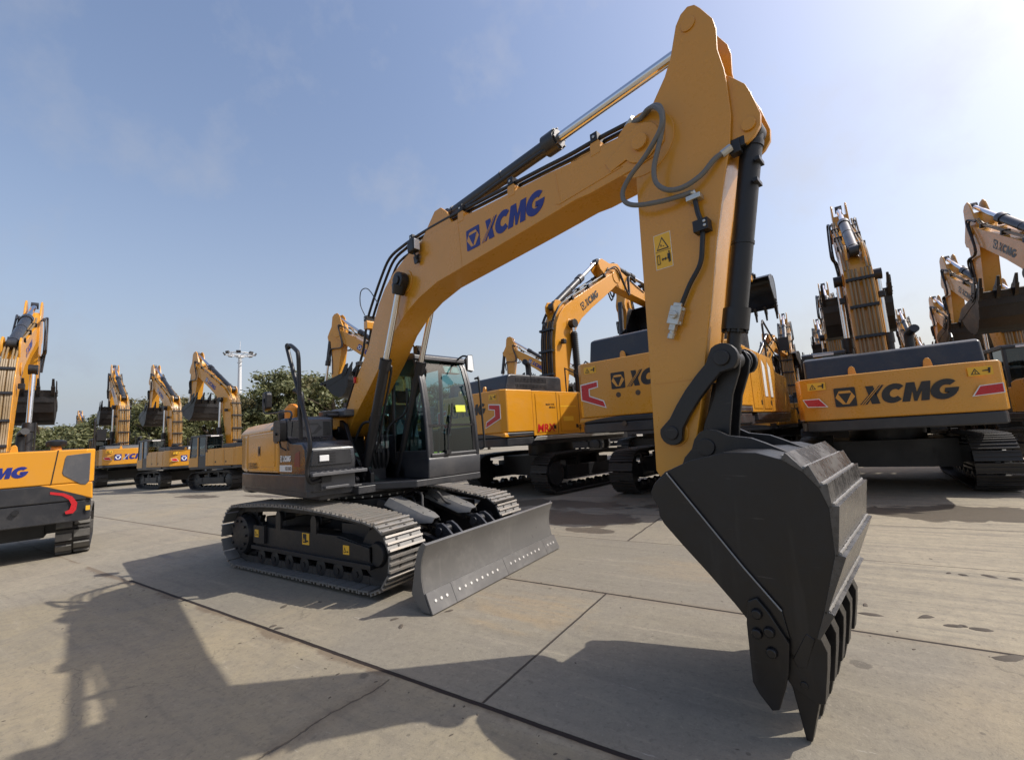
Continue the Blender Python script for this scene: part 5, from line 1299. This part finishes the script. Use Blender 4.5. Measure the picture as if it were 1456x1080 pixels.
for i, (da, k) in enumerate(spots):
    dist = (50 if i < 13 else 57)+rn.uniform(-2,3)
    if da > 42.5: dist += 6
    a = R(123.29+da); x, y = 5.5+dist*math.cos(a), -4.4+dist*math.sin(a)
    hh = {0:8.0,1:8.6,2:7.4,3:8.2}[k]
    want = dist*(.060 if da > 43 else .088 if da > 41 else .100 if da > 37 else .110 if da > 29 else .152 if da > 21 else .12)*rn.uniform(.92,1.03)+1.6
    o = protos[k] if k not in used else copy_tree(protos[k]); used.add(k)
    s_ = want/hh; o.location = (x,y,0); o.rotation_euler = (0,0,rn.uniform(0,6.28)); o.scale = (max(s_,.85)*rn.uniform(1.0,1.2),max(s_,.85)*rn.uniform(1.0,1.2),s_)
    tag(o, kinds[k], 'tree', TG)
# dried mud crumbs and grit lying on the slabs
rn = random.Random(17); m = M()
lumps = [(5.75,.29,.05),(6.11,.40,.055),(6.25,.28,.04),(6.30,.30,.03),(6.40,.28,.05),(6.79,1.74,.05),(6.96,1.72,.05),(6.41,-.17,.07),(1.14,-2.09,.03),(1.24,-2.10,.035),(2.11,-1.48,.03),(2.28,-1.56,.035),(.73,-1.76,.04),(2.46,-1.11,.03),(.98,-1.51,.02),(5.74,.50,.035),(6.5,1.72,.03),(6.6,1.70,.04)]
for i in range(260):
    lumps.append((rn.uniform(-4,8), rn.choice((rn.uniform(-4.2,3.9), -2.2+abs(rn.gauss(0,.12))*-1, -.1+rn.gauss(0,.08))), rn.uniform(.004,.013)))
for x, y, r_ in lumps:
    n = 8 if r_ > .015 else 5; hgt = min(r_*.3, .009); rot_ = rn.uniform(0,6.28); ax_ = rn.uniform(1.1,1.9)
    ring = []
    for k in range(n):
        a = 2*math.pi*k/n; q = r_*rn.uniform(.65,1.15); px_, py_ = q*math.cos(a)*ax_, q*math.sin(a)*.7
        ring.append((x+px_*math.cos(rot_)-py_*math.sin(rot_), y+px_*math.sin(rot_)+py_*math.cos(rot_)))
    vs = [(p[0],p[1],.0005) for p in ring]+[(x+(p[0]-x)*.6,y+(p[1]-y)*.6,hgt) for p in ring]
    m.add(vs, [tuple(range(n,2*n))]+[(k,(k+1)%n,n+(k+1)%n,n+k) for k in range(n)])
tag(m.build('mud_crumbs', paint('dried_mud', (.075,.060,.045), .9, dust=.4, scale=14, dustcol=(.16,.13,.10))), 'dry brown mud crumbs and grit scattered over the concrete slabs', 'mud crumbs', kind='stuff')
# ================================================================== camera, sun, sky
cd = bpy.data.cameras.new('camera'); cam = bpy.data.objects.new('camera', cd); COL.objects.link(cam)
cd.sensor_fit = 'HORIZONTAL'; cd.sensor_width = 36; cd.lens = 624.29/1456*36; cd.clip_start = .05; cd.clip_end = 6000
yaw_, pit, rol = 2.15179335, .125748168, -.0637543731
f = Vector((math.cos(pit)*math.cos(yaw_), math.cos(pit)*math.sin(yaw_), math.sin(pit)))
r = Vector((math.sin(yaw_), -math.cos(yaw_), 0)); u = r.cross(f)
r2 = math.cos(rol)*r+math.sin(rol)*u; u2 = -math.sin(rol)*r+math.cos(rol)*u
mw = Matrix((( r2.x,u2.x,-f.x,5.51228),( r2.y,u2.y,-f.y,-4.41749),( r2.z,u2.z,-f.z,1.62240),(0,0,0,1)))
cam.matrix_world = mw
scene.camera = cam
SUN_AZ, SUN_EL = R(36), R(46.5)
sd = bpy.data.lights.new('sun', 'SUN'); sd.energy = 3.45; sd.angle = R(.55); sd.color = (1, .955, .88)
so = bpy.data.objects.new('sun', sd); COL.objects.link(so)
d = Vector((math.cos(SUN_AZ)*math.cos(SUN_EL), math.sin(SUN_AZ)*math.cos(SUN_EL), math.sin(SUN_EL)))
so.rotation_euler = d.to_track_quat('Z', 'Y').to_euler(); so.location = (20, 10, 30)
w = bpy.data.worlds.new('World'); scene.world = w; w.use_nodes = True
nt = w.node_tree; bg = nt.nodes['Background']
sk = nt.nodes.new('ShaderNodeTexSky'); sk.sky_type = 'NISHITA'; sk.sun_disc = False
sk.sun_elevation = SUN_EL; sk.sun_rotation = R(90)-SUN_AZ
sk.air_density = 1.35; sk.dust_density = 2.7; sk.ozone_density = 1.2; sk.altitude = 0
tc = nt.nodes.new('ShaderNodeTexCoord'); sx = nt.nodes.new('ShaderNodeSeparateXYZ'); cx = nt.nodes.new('ShaderNodeCombineXYZ'); mx = nt.nodes.new('ShaderNodeMath'); mx.operation = 'MAXIMUM'
nt.links.new(tc.outputs['Generated'], sx.inputs[0]); nt.links.new(sx.outputs[0], cx.inputs[0]); nt.links.new(sx.outputs[1], cx.inputs[1])
nt.links.new(sx.outputs[2], mx.inputs[0]); mx.inputs[1].default_value = .10; nt.links.new(mx.outputs[0], cx.inputs[2]); nt.links.new(cx.outputs[0], sk.inputs['Vector'])
hz = nt.nodes.new('ShaderNodeMix'); hz.data_type = 'RGBA'; dt = nt.nodes.new('ShaderNodeVectorMath'); dt.operation = 'DOT_PRODUCT'; nt.links.new(tc.outputs['Generated'], dt.inputs[0]); dt.inputs[1].default_value = d
dm = nt.nodes.new('ShaderNodeMapRange'); nt.links.new(dt.outputs['Value'], dm.inputs[0]); dm.inputs[1].default_value = -.55; dm.inputs[2].default_value = .75
hc = nt.nodes.new('ShaderNodeMix'); hc.data_type = 'RGBA'; hc.inputs[6].default_value = (1.95, 2.20, 2.78, 1); hc.inputs[7].default_value = (3.75, 3.68, 3.72, 1)
nt.links.new(dm.outputs[0], hc.inputs[0]); nt.links.new(hc.outputs[2], hz.inputs[7])      # pale ground haze low in the sky
p1 = nt.nodes.new('ShaderNodeMath'); p1.operation = 'SUBTRACT'; p1.use_clamp = True; p1.inputs[0].default_value = 1.0; nt.links.new(sx.outputs[2], p1.inputs[1])
p2 = nt.nodes.new('ShaderNodeMath'); p2.operation = 'POWER'; nt.links.new(p1.outputs[0], p2.inputs[0]); p2.inputs[1].default_value = 3.2
p3 = nt.nodes.new('ShaderNodeMath'); p3.operation = 'MULTIPLY'; nt.links.new(p2.outputs[0], p3.inputs[0]); p3.inputs[1].default_value = .88
nz = nt.nodes.new('ShaderNodeTexNoise'); nt.links.new(tc.outputs['Generated'], nz.inputs['Vector']); nz.inputs['Scale'].default_value = 5.0; nz.inputs['Detail'].default_value = 7; nz.inputs['Roughness'].default_value = .6
n1 = nt.nodes.new('ShaderNodeMapRange'); nt.links.new(nz.outputs['Fac'], n1.inputs[0]); n1.inputs[1].default_value = .54; n1.inputs[2].default_value = .78; n1.inputs[3].default_value = 0; n1.inputs[4].default_value = .34
n2 = nt.nodes.new('ShaderNodeMath'); n2.operation = 'ADD'; n2.use_clamp = True; nt.links.new(p3.outputs[0], n2.inputs[0]); nt.links.new(n1.outputs[0], n2.inputs[1])
nt.links.new(n2.outputs[0], hz.inputs[0]); tn = nt.nodes.new('ShaderNodeMix'); tn.data_type = 'RGBA'; tn.blend_type = 'MULTIPLY'; tn.inputs[0].default_value = 1.0; tn.inputs[7].default_value = (.96, .925, .975, 1); nt.links.new(sk.outputs[0], tn.inputs[6])
nt.links.new(tn.outputs[2], hz.inputs[6]); nt.links.new(hz.outputs[2], bg.inputs[0]); bg.inputs[1].default_value = .135
scene.view_settings.view_transform = 'Standard'; scene.view_settings.look = 'None'
scene.view_settings.exposure = 0.42; scene.view_settings.gamma = 1.0
scene.cycles.max_bounces = 8; scene.cycles.transparent_max_bounces = 12
